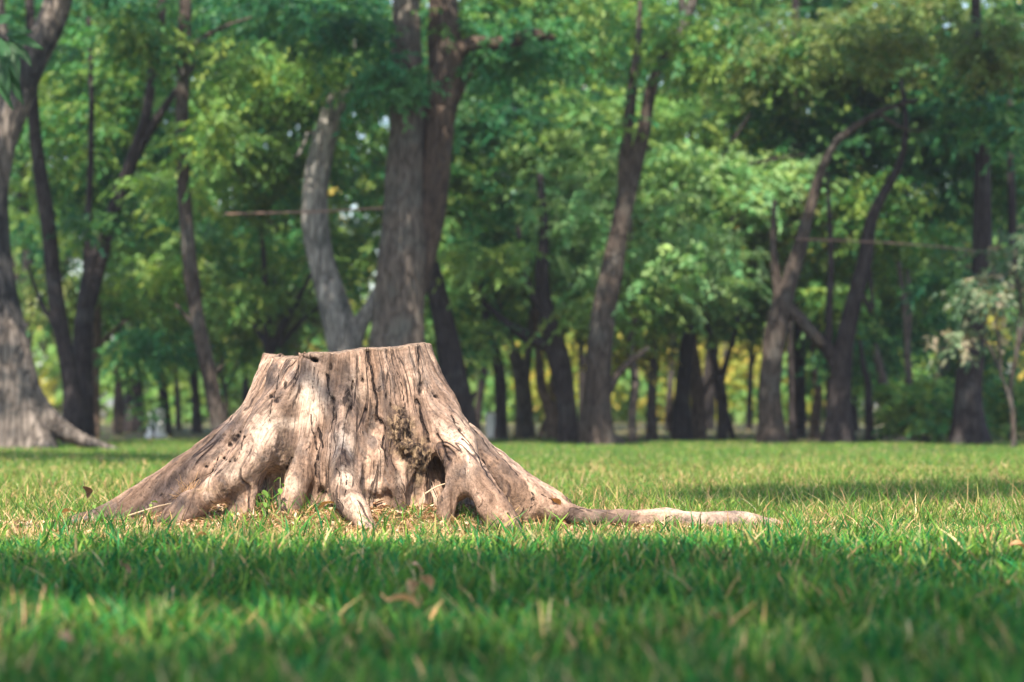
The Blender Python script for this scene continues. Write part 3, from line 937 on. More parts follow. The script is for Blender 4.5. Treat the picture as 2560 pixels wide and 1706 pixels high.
tree('twin_stem_tree', 'small dark tree forking low right behind the stump left rim', 27.0,
     [(618, 1000, 34), (620, 900, 28), (618, 810, 26), (612, 720, 20), (608, 620, 15), (600, 520, 10)], B_DARK,
     limbs=[[(622, 810, 24), (655, 740, 18), (690, 680, 14), (722, 620, 10)], [(616, 800, 14), (580, 740, 11), (556, 690, 8)], [(640, 800, 14), (690, 740, 12), (740, 700, 9)]],
     blobs=[(420, 860, 26.6, 100, 50, .4, 50, 'blue'), (650, 720, 26.4, 110, 60, .4, 60, 'bright'), (820, 640, 26.6, 60, 90, .4, 50, 'mid'), (640, 640, 27.8, 230, 130, .9, 300, 'mid'), (760, 760, 28, 140, 90, .8, 130, 'olive'), (560, 820, 28.5, 160, 90, .8, 130, 'mid')], group=G_BACK, seed=7, flare=0.3)

tree('curved_pale_tree', 'pale grey trunk curving like a bow left of the big trunk', 23.6,
     [(800, 1040, 120), (800, 900, 104), (792, 800, 92), (772, 720, 78), (748, 640, 66), (730, 560, 64), (724, 480, 64), (732, 390, 62), (750, 310, 62), (768, 250, 54), (788, 205, 40), (804, 172, 20)], B_PALE,
     limbs=[[(800, 790, 70), (826, 745, 46), (850, 705, 36), (872, 660, 24)], [(740, 360, 14), (716, 300, 12), (690, 350, 9), (676, 362, 7)], [(790, 200, 16), (810, 150, 12), (818, 90, 8)]],
     blobs=[(820, 140, 24.4, 210, 130, .8, 320, 'deep'), (700, 420, 25.4, 150, 140, .8, 220, 'mid')], group=G_NEAR, shade=[(790, 760), (735, 600), (725, 470), (850, 700)], seed=8, flare=0.2)

tree('big_trunk_tree', 'largest grey trunk rising behind the stump, with a warm brown right fork and sideways limb', 23.0,
     [(905, 1045, 190), (905, 950, 158), (908, 860, 144), (911, 780, 134), (918, 660, 124), (926, 560, 118), (928, 470, 102), (930, 380, 92), (934, 300, 86), (936, 200, 80), (934, 80, 74), (930, -60, 62), (925, -320, 36)], B_GREY,
     limbs=[[(940, 720, 60, .05), (962, 620, 70, .08), (980, 530, 74, .1), (994, 440, 76, .1), (1004, 340, 80, .1), (1016, 230, 84, .1), (1024, 130, 84, .1), (1020, 40, 76, .1), (1012, -60, 66, .1), (1000, -320, 40, .1)],
            [(1036, 130, 50, .1), (1080, 102, 42, .05), (1130, 102, 38), (1185, 92, 37), (1235, 78, 32), (1275, 90, 16)], [(1045, 240, 18, .1), (1075, 180, 14, .1), (1105, 130, 10, .1), (1120, 80, 6, .1)]], limb_bark=B_WARM,
     blobs=[(1000, 180, 22.5, 60, 50, .3, 40, 'blue'), (860, 60, 22.5, 130, 60, .4, 100, 'deep'), (950, 190, 22.7, 70, 60, .3, 50, 'blue'), (980, -330, 23.6, 520, 190, 1.4, 94, 'mid'), (780, 10, 23.8, 240, 110, .8, 280, 'deep')], group=G_NEAR, shade=[(905, 750, 1.2), (918, 600, 1.2), (925, 450, 1.2), (932, 290, 1.2), (935, 120, 1.2)], seed=9, flare=0.25)

tree('dark_leaning_tree', 'dark trunk leaning left behind the right rim of the stump', 24.6,
     [(1062, 1045, 84), (1056, 960, 72), (1046, 880, 66), (1028, 780, 60), (1008, 690, 50), (990, 610, 40), (975, 520, 30), (960, 400, 20)], B_DARK,
     limbs=[[(1030, 870, 20), (1075, 930, 14), (1092, 900, 10)]],
     blobs=[(1280, 120, 23.3, 150, 70, .5, 160, 'blue'), (1120, 40, 23.3, 60, 40, .3, 30, 'mid'), (1310, 60, 24.2, 190, 110, .8, 330, 'mid'), (1080, 480, 25.5, 130, 190, .8, 300, 'mid'), (1230, 260, 25.6, 170, 140, .8, 300, 'deep'), (1200, -320, 24.4, 420, 170, 1.3, 81, 'mid'), (1180, 620, 26, 150, 150, .8, 240, 'blue')], group=G_NEAR, shade=[(1040, 880, 1.2), (1130, 95), (1220, 85)], seed=10, flare=0.2)

tree('slim_forest_tree', 'slim dark trunk beside the white post', 26.5,
     [(1152, 1012, 36), (1151, 940, 31), (1148, 860, 30), (1135, 800, 26), (1120, 740, 22), (1105, 660, 16), (1095, 560, 11)], B_DARK,
     blobs=[(1090, 700, 25.9, 70, 80, .4, 60, 'bright'), (1120, 900, 26.2, 70, 60, .4, 40, 'mid'), (1160, 760, 27.4, 150, 110, .8, 200, 'mid')], group=G_BACK, seed=11, flare=0.25)

tree('grey_forest_tree', 'grey trunk forking upward between white post and leaning dark trunk', 28.0,
     [(1206, 1012, 52), (1205, 950, 44), (1200, 890, 40), (1186, 830, 34), (1168, 780, 24), (1150, 720, 16), (1140, 600, 10)], B_GREY,
     limbs=[[(1204, 900, 26), (1215, 800, 20), (1222, 700, 14), (1220, 600, 9)]],
     blobs=[(1290, 660, 29, 170, 110, .8, 220, 'mid')], group=G_BACK, seed=12, flare=0.35)

tree('twisted_tree', 'small twisted trunk with sunlit bends left of the leaning dark trunk', 27.2,
     [(1275, 1012, 44), (1270, 965, 34), (1262, 930, 32), (1246, 895, 26), (1240, 850, 22), (1236, 790, 18), (1230, 700, 14), (1226, 600, 9)], B_TAN,
     limbs=[[(1262, 960, 22), (1288, 930, 22), (1270, 890, 22), (1278, 862, 18)], [(1272, 950, 18), (1252, 975, 16), (1240, 1010, 14)]],
     blobs=[(1330, 790, 28, 90, 70, .6, 80, 'olive')], group=G_BACK, seed=13, flare=0.25)

tree('leaning_dark_tree', 'dark leaning tree with a limb reaching up left, beside the twin-forked trunk', 24.9,
     [(1306, 1022, 56), (1303, 960, 48), (1296, 890, 48), (1282, 820, 52), (1264, 750, 46), (1250, 690, 38), (1245, 620, 34), (1250, 520, 26), (1240, 400, 16)], B_DARK,
     limbs=[[(1272, 800, 42), (1235, 785, 34), (1195, 762, 28), (1160, 740, 20), (1120, 700, 12)], [(1256, 720, 26), (1225, 680, 20), (1205, 620, 14), (1190, 520, 9)]],
     blobs=[(1230, 640, 24.4, 90, 50, .3, 50, 'bright'), (1200, 820, 25.0, 80, 50, .4, 40, 'mid'), (1350, 540, 25.9, 170, 140, .8, 320, 'blue'), (1330, 690, 25.5, 120, 70, .6, 130, 'mid'), (1380, 380, 26, 170, 120, .8, 260, 'mid')], group=G_NEAR, shade=[(1303, 960), (1290, 830)], seed=14, flare=0.3)

tree('twin_forked_tree', 'tall grey brown tree that forks in two high in the middle right', 24.2,
     [(1376, 1030, 96), (1374, 960, 78), (1374, 880, 66), (1380, 790, 64), (1390, 700, 60), (1406, 620, 56), (1424, 530, 52), (1440, 450, 50), (1458, 380, 44), (1482, 290, 34), (1494, 220, 30), (1520, 140, 26), (1560, 80, 26), (1590, 10, 24), (1620, -120, 20), (1650, -320, 14)], B_BROWN,
     limbs=[[(1436, 480, 40), (1434, 380, 34), (1444, 270, 28), (1458, 170, 24), (1466, 90, 18), (1470, 0, 10)], [(1395, 905, 26), (1420, 860, 20), (1450, 830, 16), (1490, 800, 10)], [(1575, 50, 20), (1566, 0, 18), (1560, -80, 12)], [(1390, 1005, 36), (1420, 1012, 24), (1440, 1030, 12)]],
     blobs=[(1740, 110, 23.6, 110, 80, .4, 110, 'mid'), (1520, 300, 23.7, 40, 30, .2, 12, 'mid'), (1560, 60, 24.6, 240, 110, .9, 170, 'mid'), (1640, -320, 24.8, 460, 170, 1.3, 81, 'mid')], group=G_NEAR, shade=[(1376, 980, 1.1), (1376, 850), (1470, 330, .7)], seed=15, flare=0.3)

tree('spreading_bright_tree', 'broad sunlit bright green tree with bare brown twigs, right of centre', 26.8,
     [(1566, 1028, 52), (1566, 960, 43), (1570, 880, 38), (1578, 800, 36), (1586, 730, 36), (1578, 660, 28), (1568, 590, 26), (1560, 500, 20), (1570, 400, 14), (1590, 290, 9)], B_DARK,
     limbs=[[(1590, 730, 34), (1628, 670, 27), (1668, 610, 20), (1705, 520, 14), (1750, 450, 9)], [(1575, 660, 22, -.3), (1640, 560, 14, -.9), (1700, 490, 11, -1.2), (1745, 440, 8, -1.3)], [(1570, 600, 18, -.3), (1500, 540, 13, -.8), (1440, 480, 9, -1), (1380, 450, 6, -1.1)],
            [(1568, 520, 16), (1620, 420, 12, -.6), (1680, 330, 10, -.9), (1725, 260, 7, -1)], [(1580, 500, 14), (1660, 400, 10, -.7), (1760, 370, 8, -1), (1850, 355, 5, -1.1)], [(1560, 560, 14), (1500, 440, 10, -.6), (1490, 330, 8, -.8), (1440, 240, 5, -.9)],
            [(1500, 560, 9, -.9), (1530, 500, 8, -1.1), (1545, 455, 6, -1.2)], [(1575, 640, 12, -.4), (1530, 690, 8, -.9), (1480, 720, 5, -1.1)]],
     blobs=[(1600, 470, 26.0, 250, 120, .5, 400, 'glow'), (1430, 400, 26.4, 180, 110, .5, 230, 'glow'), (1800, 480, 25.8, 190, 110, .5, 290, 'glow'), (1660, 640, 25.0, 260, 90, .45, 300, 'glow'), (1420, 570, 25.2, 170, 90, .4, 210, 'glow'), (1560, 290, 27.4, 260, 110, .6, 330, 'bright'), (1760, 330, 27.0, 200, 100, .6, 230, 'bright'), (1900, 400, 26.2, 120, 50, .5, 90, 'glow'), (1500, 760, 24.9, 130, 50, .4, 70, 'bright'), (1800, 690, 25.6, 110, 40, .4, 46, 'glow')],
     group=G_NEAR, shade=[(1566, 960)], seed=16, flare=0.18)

tree('thin_grey_tree', 'thin grey trunk with a limb slanting up right, next to the twin-forked tree', 25.0,
     [(1455, 1030, 24), (1453, 950, 20), (1460, 880, 22), (1450, 800, 18), (1452, 740, 20), (1446, 680, 13), (1446, 600, 10), (1452, 500, 7)], B_GREY,
     limbs=[[(1454, 745, 15), (1478, 710, 12), (1512, 670, 12), (1530, 645, 8)]],
     blobs=[(1560, 800, 27, 130, 70, .7, 130, 'olive')], group=G_BACK, seed=17, flare=0.2)

tree('post_like_tree', 'straight narrow brown trunk standing alone between two thicker trees', 26.4,
     [(1496, 1020, 34), (1497, 940, 25), (1499, 860, 24), (1502, 800, 18), (1500, 700, 12)], B_BROWN,
     limbs=[[(1500, 880, 12), (1486, 850, 9), (1476, 820, 6)]],
     blobs=[(1620, 740, 28, 140, 80, .8, 140, 'mid')], group=G_BACK, seed=18, flare=0.4)

tree('pale_brown_tree', 'light brown ribbed trunk tucked behind the bright spreading tree', 27.6,
     [(1606, 1012, 44), (1604, 930, 36), (1598, 860, 34), (1590, 790, 26), (1590, 700, 18)], B_TAN,
     limbs=[[(1604, 930, 16), (1630, 880, 13), (1650, 850, 9)], [(1555, 1010, 24, .4), (1540, 960, 18, .4), (1560, 920, 14, .2)]],
     blobs=[(1700, 700, 29, 150, 90, .8, 160, 'mid')], group=G_BACK, seed=19, flare=0.15)

tree('vase_tree', 'slender dark tree opening in a narrow vee, right of the light brown trunk', 26.8,
     [(1658, 1018, 28), (1662, 950, 30), (1654, 890, 28), (1642, 830, 18), (1630, 770, 13), (1622, 690, 9)], B_DARK,
     limbs=[[(1656, 880, 20), (1672, 820, 15), (1688, 770, 11), (1700, 680, 7)], [(1662, 940, 18), (1678, 985, 16), (1686, 1020, 14)]],
     blobs=[(1690, 780, 26.2, 100, 50, .4, 60, 'bright'), (1560, 880, 26.4, 70, 40, .4, 30, 'yellow'), (1830, 700, 27.8, 150, 110, .8, 240, 'mid'), (1780, 800, 28.2, 110, 60, .7, 90, 'bright')], group=G_BACK, seed=20, flare=0.2)

tree('stout_grey_tree', 'stout grey tree whose brown top slants right to the upper right', 24.4,
     [(1772, 1032, 84), (1770, 970, 64), (1768, 900, 58), (1774, 830, 56), (1784, 760, 56), (1798, 700, 52), (1816, 640, 40), (1840, 560, 34), (1862, 480, 28), (1884, 400, 24), (1920, 330, 22), (1975, 285, 18), (2040, 250, 14), (2110, 230, 10)], B_BROWN,
     limbs=[[(1792, 720, 30), (1784, 640, 24), (1776, 560, 18), (1780, 460, 11)], [(1806, 705, 36), (1836, 730, 32), (1866, 765, 30), (1890, 795, 26)], [(2020, 262, 12), (2090, 300, 10), (2180, 290, 9), (2270, 265, 7), (2360, 250, 5)]],
     blobs=[(2060, 150, 24.9, 170, 80, .6, 160, 'mid'), (2200, 110, 23.6, 150, 60, .4, 110, 'olive'), (2120, 130, 25, 240, 120, .9, 380, 'olive'), (2030, 300, 25.6, 190, 110, .8, 260, 'deep'), (2000, 560, 25.8, 150, 110, .8, 220, 'olive'), (2100, -320, 25, 460, 170, 1.3, 81, 'mid'), (1900, 150, 25.6, 170, 120, .8, 240, 'olive')], group=G_NEAR, shade=[(1770, 960), (1840, 520, .8), (2080, 230, 1.3)], seed=21, flare=0.35)

tree('pole_tree', 'very thin dark trunk right of the stout grey tree', 26.2,
     [(1822, 1020, 24), (1820, 940, 18), (1818, 860, 17), (1816, 780, 12), (1820, 640, 8)], B_DARK, blobs=[(1990, 740, 28, 140, 90, .8, 150, 'mid')], group=G_BACK, seed=22, flare=0.3)

tree('tan_sapling', 'light brown thin trunk between the thin dark trunk and the elbowed tree', 27.4,
     [(1872, 1016, 30), (1874, 950, 26), (1880, 900, 22), (1870, 840, 16), (1866, 720, 10)], B_TAN, limbs=[[(1914, 1000, 18, .5), (1912, 930, 17, .5), (1900, 860, 16, .5), (1886, 780, 12, .4), (1878, 700, 9, .4)]],
     blobs=[(2060, 830, 28.5, 120, 70, .7, 120, 'mid')], group=G_BACK, seed=23, flare=0.3)

tree('elbowed_tree', 'dark tree with an elbow limb bending left and a wavy rising top at right', 24.6,
     [(1926, 1028, 88), (1926, 970, 62), (1930, 900, 52), (1934, 840, 54), (1942, 780, 46), (1958, 710, 40), (1974, 650, 40), (1988, 590, 38), (1996, 530, 32), (2012, 480, 28), (2040, 430, 24), (2070, 370, 20), (2082, 290, 15), (2070, 180, 10)], B_DARK,
     limbs=[[(1930, 850, 40), (1908, 810, 38), (1886, 785, 36), (1862, 762, 32), (1836, 735, 28), (1812, 712, 20)], [(1904, 800, 22), (1906, 700, 20), (1910, 600, 17), (1906, 500, 12), (1900, 400, 8)], [(1975, 660, 12), (2004, 720, 13), (2000, 640, 10), (1998, 600, 8)]],
     blobs=[(2060, 760, 25.2, 80, 60, .4, 50, 'bright'), (2140, 880, 25.3, 110, 50, .4, 60, 'deep'), (2200, 520, 25.4, 160, 110, .8, 260, 'mid'), (2240, 330, 25.6, 190, 130, .9, 280, 'deep'), (2150, 690, 26.4, 150, 110, .8, 240, 'bright')], group=G_NEAR, shade=[(1926, 970), (1935, 840), (1960, 700), (1995, 540), (2060, 390), (1860, 765), (2150, 330, 1.6)], seed=24, flare=0.6)

tree('short_dark_tree', 'thin dark trunk close right of the elbowed tree', 25.4,
     [(1998, 1024, 28), (1997, 950, 20), (1994, 880, 18), (1984, 840, 14), (1976, 780, 9)], B_DARK, blobs=[(2200, 830, 26, 160, 80, .7, 210, 'deep')], group=G_BACK, seed=25, flare=0.5)

tree('split_grey_tree', 'grey trunk rising from a low mound near the right shrub', 26.0,
     [(2058, 1022, 36), (2045, 960, 28), (2034, 900, 26), (2024, 860, 22), (2010, 790, 14)], B_GREY,
     limbs=[[(2072, 1015, 34), (2084, 950, 24), (2090, 900, 21), (2086, 830, 19), (2082, 740, 17), (2072, 660, 14), (2064, 600, 11)], [(2085, 800, 13), (2092, 700, 12), (2084, 620, 9)]],
     blobs=[(2260, 700, 27, 140, 120, .8, 230, 'mid')], group=G_BACK, seed=26, flare=0.7)

tree('broad_base_tree', 'dark buttressed trunk with a wide base at the right, before the shrub', 24.2,
     [(2230, 1032, 100), (2226, 970, 76), (2224, 900, 66), (2232, 820, 60), (2246, 720, 54), (2256, 600, 50), (2258, 460, 44), (2256, 320, 38), (2250, 160, 30), (2240, -40, 22), (2230, -300, 14)], B_DARK,
     limbs=[[(2236, 790, 20), (2216, 720, 15), (2206, 650, 10)], [(2330, 700, 24, .8), (2326, 500, 22, .8), (2322, 300, 18, .8), (2318, 100, 12, .8)]],
     blobs=[(2500, 280, 23.4, 120, 100, .5, 90, 'deep'), (2500, 120, 23.5, 150, 90, .5, 150, 'olive'), (2360, 680, 23.8, 80, 60, .3, 50, 'deep'), (2420, 200, 25, 220, 160, .9, 330, 'deep'), (2440, 440, 25.8, 170, 140, .8, 250, 'deep'), (2330, 60, 25.2, 200, 120, .9, 260, 'olive'), (2480, -310, 25, 440, 170, 1.3, 76, 'mid'), (2540, 330, 25.6, 120, 120, .7, 160, 'mid')], group=G_NEAR, shade=[(2230, 970, 1.2), (2230, 830, 1.2), (2250, 680, 1.3), (2258, 500, 1.5), (2256, 300, 1.8), (2150, 500, 1.8), (2300, 120, 1.8), (2150, 700, 1.5), (2330, 420, 1.8), (2120, 300, 1.6)], seed=27, flare=0.5, lobes=6)

tree('slim_upright_tree', 'thin dark upright trunk seen high between bright crown and slanting brown top', 28.4,
     [(1835, 1000, 34), (1838, 800, 30), (1836, 600, 27), (1832, 400, 25), (1830, 200, 22), (1828, 0, 18), (1826, -200, 12)], B_DARK,
     blobs=[(2050, 420, 29, 200, 130, .9, 280, 'deep'), (1950, 240, 29, 190, 120, .9, 250, 'mid')], group=G_BACK, seed=28, flare=0.3)

tree('cream_leaved_shrub', 'open shrub with cream and grey green leaves at the right picture edge', 22.6,
     [(2330, 1030, 16), (2328, 960, 13), (2322, 900, 12), (2330, 840, 10), (2350, 760, 9), (2370, 680, 7)], B_BROWN,
     limbs=[[(2326, 940, 9), (2300, 860, 8), (2270, 790, 7), (2230, 760, 5)], [(2330, 850, 9), (2345, 700, 8), (2330, 600, 6)], [(2300, 870, 6), (2296, 780, 6), (2280, 700, 5)], [(2350, 760, 8), (2400, 700, 6), (2430, 640, 5)]],
     blobs=[(2530, 620, 22.6, 60, 40, .4, 22, 'cream'), (2440, 750, 22.4, 70, 30, .4, 20, 'cream'), (2390, 840, 22.5, 60, 22, .4, 13, 'cream'), (2530, 800, 22.8, 60, 60, .4, 16, 'cream'), (2610, 720, 22.6, 80, 110, .5, 40, 'cream'), (2490, 690, 22.6, 70, 40, .4, 12, 'cream')],
     seed=29, flare=0.2, cat='shrub', nl=12, leaf=(.085, .05), L=.3)

tree('rounded_bush', 'rounded pale green bush at the foot of the wide based trunk', 25.2,
     [(2130, 1030, 14), (2132, 990, 11), (2140, 950, 8), (2150, 920, 5)], B_BROWN, limbs=[[(2132, 1000, 8), (2110, 960, 6), (2090, 940, 4)], [(2134, 990, 8), (2170, 960, 6), (2190, 930, 4)]],
     blobs=[(2320, 1040, 25.2, 110, 60, .5, 240, 'mid'), (2290, 1000, 25.4, 80, 60, .5, 150, 'bright')], seed=30, flare=0.2, cat='bush', leaf=(.06, .035), L=.22)

tree('tangled_bush', 'dark tangled bush low in the right corner behind the cream leaved shrub', 26.6,
     [(2320, 1020, 14), (2322, 980, 11), (2330, 930, 8)], B_BROWN, limbs=[[(2322, 990, 8), (2350, 950, 6), (2370, 920, 4)]],
     blobs=[(2520, 1020, 26.6, 130, 90, .7, 260, 'mid'), (2440, 930, 27, 110, 100, .7, 220, 'deep')], seed=31, flare=0.2, cat='bush', leaf=(.06, .035), L=.25)

# deeper trees whose crowns close the view
deep = [
    ('trunk_a', 330, 320, 33, 'deep', 'mid', 'dark tree deep behind the tall slender brown trunk'),
    ('trunk_b', 60, 200, 34, 'mid', 'deep', 'dense tree in the gloom behind the mottled grey tree'),
    ('trunk_c', 700, 330, 34, 'deep', 'mid', 'dense dark tree behind the bow shaped pale trunk'),
    ('trunk_d', 1060, 380, 35, 'mid', 'deep', 'dense dark tree behind the largest trunk right side'),
    ('trunk_e', 1400, 300, 36, 'deep', 'blue', 'deep green tree behind the twin-forked trunk'),
    ('trunk_f', 1760, 260, 36, 'mid', 'mid', 'green tree behind the bright spreading crown'),
    ('trunk_g', 2080, 380, 34, 'deep', 'mid', 'dark tree in the gap right of the elbowed tree'),
    ('trunk_h', 2380, 420, 33, 'deep', 'deep', 'darkest tree at the right behind the wide based trunk'),
]
for i, (_, px, py, d, p1, p2, lab) in enumerate(deep):
    x = px / K
    rg = np.random.default_rng(100 + i)
    j = lambda s: float(rg.normal(0, s))
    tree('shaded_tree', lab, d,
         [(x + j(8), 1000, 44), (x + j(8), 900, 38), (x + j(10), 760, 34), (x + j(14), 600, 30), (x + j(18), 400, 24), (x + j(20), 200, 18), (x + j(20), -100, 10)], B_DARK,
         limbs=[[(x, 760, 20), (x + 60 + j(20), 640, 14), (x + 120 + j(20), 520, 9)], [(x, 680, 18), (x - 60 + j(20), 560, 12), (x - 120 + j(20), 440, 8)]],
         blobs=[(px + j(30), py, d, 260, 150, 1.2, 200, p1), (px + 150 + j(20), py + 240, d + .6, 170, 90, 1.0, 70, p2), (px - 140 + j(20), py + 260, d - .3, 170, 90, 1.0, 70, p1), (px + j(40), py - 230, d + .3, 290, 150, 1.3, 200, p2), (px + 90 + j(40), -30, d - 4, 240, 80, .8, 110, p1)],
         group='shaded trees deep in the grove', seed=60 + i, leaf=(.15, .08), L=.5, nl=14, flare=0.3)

for i, (px, py, d, pal, lab) in enumerate([
        (300, 800, 31, 'mid', 'leafy young tree low between the forked dark tree and the slender brown trunk'),
        (560, 880, 32, 'bright', 'sunlit young tree low left of the stump behind thin trunks'),
        (1140, 830, 30.5, 'mid', 'leafy young tree low right of the stump top behind the white post'),
        (2170, 930, 30.5, 'mid', 'leafy young tree low left of the wide based trunk')]):
    x = px / K
    tree('young_tree', lab, d, [(x, 990, 14), (x + 5, 930, 12), (x - 4, 850, 10), (x + 4, 760, 6)], B_BROWN, limbs=[[(x, 900, 8), (x + 34, 830, 6), (x + 60, 790, 4)], [(x, 880, 8), (x - 30, 820, 6), (x - 56, 780, 4)]],
         blobs=[(px, py - 70, d, 130, 60, .7, 60, pal), (px - 90, py, d, 80, 40, .6, 34, pal), (px + 90, py + 20, d + .4, 80, 40, .6, 34, 'bright')],
         group='young trees under the grove', seed=120 + i, leaf=(.11, .06), L=.4, nl=14, flare=.3)

for i, (x, w, d, lean, lab) in enumerate([
        (268, 20, 31, 10, 'thin dark trunk just right of the short light brown trunk at left'),
        (322, 24, 33, -14, 'thin dark trunk in the gap left of the small white block'),
        (384, 26, 30, -30, 'thin dark bent trunk right beside the small white block'),
        (412, 15, 34, -18, 'thin pale trunk right of the small white block'),
        (455, 22, 32, -22, 'thin dark trunk just left of the tall slender brown trunk foot'),
        (560, 20, 35, 16, 'thin dark trunk low behind the left shoulder of the stump'),
        (690, 22, 33, -10, 'thin dark trunk hidden low behind the stump rim notch'),
        (1092, 20, 33, 40, 'thin dark trunk slanting right, left of the white post'),
        (1340, 20, 34, -6, 'thin brown trunk between leaning dark tree and twin-forked tree'),
        (1535, 18, 33, 14, 'thin trunk right of the straight narrow brown trunk'),
        (1720, 16, 35, 10, 'thin trunk left of the stout grey tree'),
        (1965, 16, 34, -8, 'thin trunk framed by the elbowed tree and the thin dark one'),
        (2150, 22, 31, 12, 'thin dark trunk left of the wide based trunk')]):
    tree('thin_trunk_tree', lab, d, [(x, 1000, w * 1.3), (x + lean * .2, 930, w), (x + lean * .5, 850, w * .9), (x + lean, 740, w * .75), (x + lean * 1.2, 620, w * .55), (x + lean * 1.6, 480, w * .35)], B_DARK if i % 3 else B_BROWN,
         limbs=[[(x + lean * .5, 850, w * .5), (x + lean * .5 + 26, 780, w * .35), (x + lean * .5 + 44, 700, w * .2)]],
         blobs=[((x + lean * 1.4) * K, 560, d, 110, 90, .6, 44, 'deep'), ((x + lean + 30) * K, 740, d, 80, 50, .5, 22, 'mid')], group='thin trunks deep in the grove', seed=140 + i, leaf=(.11, .055), L=.42, nl=14, flare=.3)

# far sunlit trees between the trunks, their yellow light put into the leaf colours
for i, (px, py, d, pal, lab) in enumerate([
        (1470, 930, 46, 'yellow', 'far yellow green tree glowing between twin-forked trunk and thin grey trunk'),
        (1640, 950, 48, 'bright', 'far light green tree seen behind the slender vee shaped tree'),
        (1810, 960, 46, 'yellow', 'far golden yellow tree left of the stout grey trunk'),
        (2010, 960, 47, 'yellow', 'far lime green tree seen right of the stout grey trunk'),
        (1320, 960, 47, 'bright', 'far pale green tree behind the small twisted trunk'),
        (2170, 880, 45, 'bright', 'far bright green tree right of the elbowed tree'),
        (430, 960, 45, 'bright', 'far green tree low between the dark trunks at left'),
        (620, 900, 46, 'mid', 'far green tree low behind the stump left shoulder')]):
    x = px / K
    tree('sunlit_tree', lab, d,
         [(x, 980, 16), (x + 4, 930, 14), (x - 2, 860, 11), (x + 3, 780, 7)], B_BROWN, limbs=[[(x, 930, 9), (x + 30, 880, 6), (x + 50, 850, 4)], [(x, 920, 9), (x - 26, 870, 6), (x - 46, 840, 4)]],
         blobs=[(px, py - 70, d, 150, 70, 1.2, 190, pal), (px - 60, py + 20, d - .8, 110, 50, 1.0, 130, pal), (px + 60, py + 30, d - .6, 110, 50, 1.0, 130, 'bright'), (px, py - 190, d + .6, 150, 70, 1.2, 110, 'bright')],
         group='sunlit trees beyond the grove', seed=80 + i, leaf=(.13, .07), L=.5, nl=14, flare=0.3)

# far wood that closes the horizon, read as one mass
def far_wood():
    rg = np.random.default_rng(5)
    VV, CC = [], []
    for k in range(110):
        x = rg.uniform(-26, 26)
        y = rg.uniform(54, 72)
        h = rg.uniform(0.8, 10.5)
        n = 80
        p = blob_points(rg, np.array([x, y, h]), (rg.uniform(2, 3.2), 1.6, rg.uniform(1.2, 2.2)), n)
        p = p[p[:, 2] > 0.1]
        pal = PAL[['mid', 'bright', 'bright', 'mid', 'yellow'][rg.integers(0, 5)]]
        V, C = spray_leaves(p, rg, 0.9, 12, 0.34, 0.19, pal)
        VV.append(V); CC.append(C)
    for x in np.linspace(-26, 26, 40):
        p = blob_points(rg, np.array([x, rg.uniform(52, 60), rg.uniform(.6, 2.4)]), (1.6, 1.2, 1.3), 60)
        p = p[p[:, 2] > 0.1]
        V, C = spray_leaves(p, rg, 0.8, 12, 0.30, 0.17, PAL[['bright', 'mid', 'yellow'][rg.integers(0, 3)]])
        VV.append(V); CC.append(C)
    V = np.vstack(VV); C = np.vstack(CC)
    link('far_wood', mesh_np('far_wood', V, np.arange(len(V)).reshape(-1, 4), cols=C), M_LEAF, label='far sunlit wood closing the view behind all the trunks', cat='wood', kind='stuff')
far_wood()

# trees standing beside and behind the camera: their crowns shade the near grass
def shade_tree(label, base, path, blobs, seed):
    e = empty('shade_tree', (base[0], base[1], 0), label, 'tree', 'trees around the viewer')
    P = catmull(np.array([[base[0], base[1], -0.1, .22]] + [list(p) for p in path]), 30)
    V, f = tube(P, 16, seed, 0.07, 0.4)
    link('trunk', mesh_np('trunk', V, f, smooth=True), B_BROWN, e)
    rg = np.random.default_rng(seed)
    VV, CC = [], []
    top = P[-8, :3]
    for c, r, n in blobs:
        lp = catmull(np.array([[*top, .09], [*(0.6 * top + 0.4 * np.array(c) + np.array([0, 0, .2])), .06], [*c, .02]]), 10)
        V, f = tube(lp, 8, seed + 1, 0.06)
        link('limb', mesh_np('limb', V, f, smooth=True), B_BROWN, e)
        p = blob_points(rg, np.array(c), r, n)
        V, C = spray_leaves(p, rg, .4, 18, .11, .055, PAL['mid'])
        VV.append(V); CC.append(C)
    V = np.vstack(VV); C = np.vstack(CC)
    link('crown', mesh_np('crown', V, np.arange(len(V)).reshape(-1, 4), cols=C), M_LEAF, e, kind='stuff')

SH = np.array([-S.x / S.z, -S.y / S.z])    # ground offset of a shadow per metre of height
def over(gx, gy, z):
    """crown centre whose shadow falls on ground point gx, gy"""
    return (gx - SH[0] * z, gy - SH[1] * z, z)
shade_tree('leafy tree left behind the viewer whose crown shades the near grass', (-3.2, -1.2), [(-3.1, -1.2, 2, .19), (-2.8, -1, 4, .15), (-2.4, -.6, 5.6, .1), (-2.2, -.4, 7.2, .05)],
           [(over(-1.5, 5.92, 5.4), (1.0, .7, .4), 270), (over(-2.3, 4.58, 6.2), (1.1, .8, .5), 110), (over(-0.6, 5.75, 5.8), (.9, .7, .45), 150), (over(-1.3, 3.48, 6.0), (1.1, .9, .5), 220)], 201)
shade_tree('leafy tree right behind the viewer whose crown shades the near grass', (3.4, 0.4), [(3.3, .4, 2, .2), (3.0, .5, 4, .16), (2.6, .6, 5.6, .1), (2.3, .8, 7.4, .05)],
           [(over(0.3, 5.92, 5.5), (1.0, .7, .4), 240), (over(1.4, 4.88, 5.8), (1.0, .75, .45), 132), (over(0.5, 4.18, 6.2), (1.0, .8, .5), 110), (over(1.6, 3.48, 5.6), (1.1, .9, .5), 181), (over(2.4, 4.58, 6.0), (.9, .9, .5), 121), (over(0.3, 3.00, 6.4), (1.5, .8, .5), 320), (over(0.1, 3.90, 6.0), (1.4, .5, .4), 190)], 202)
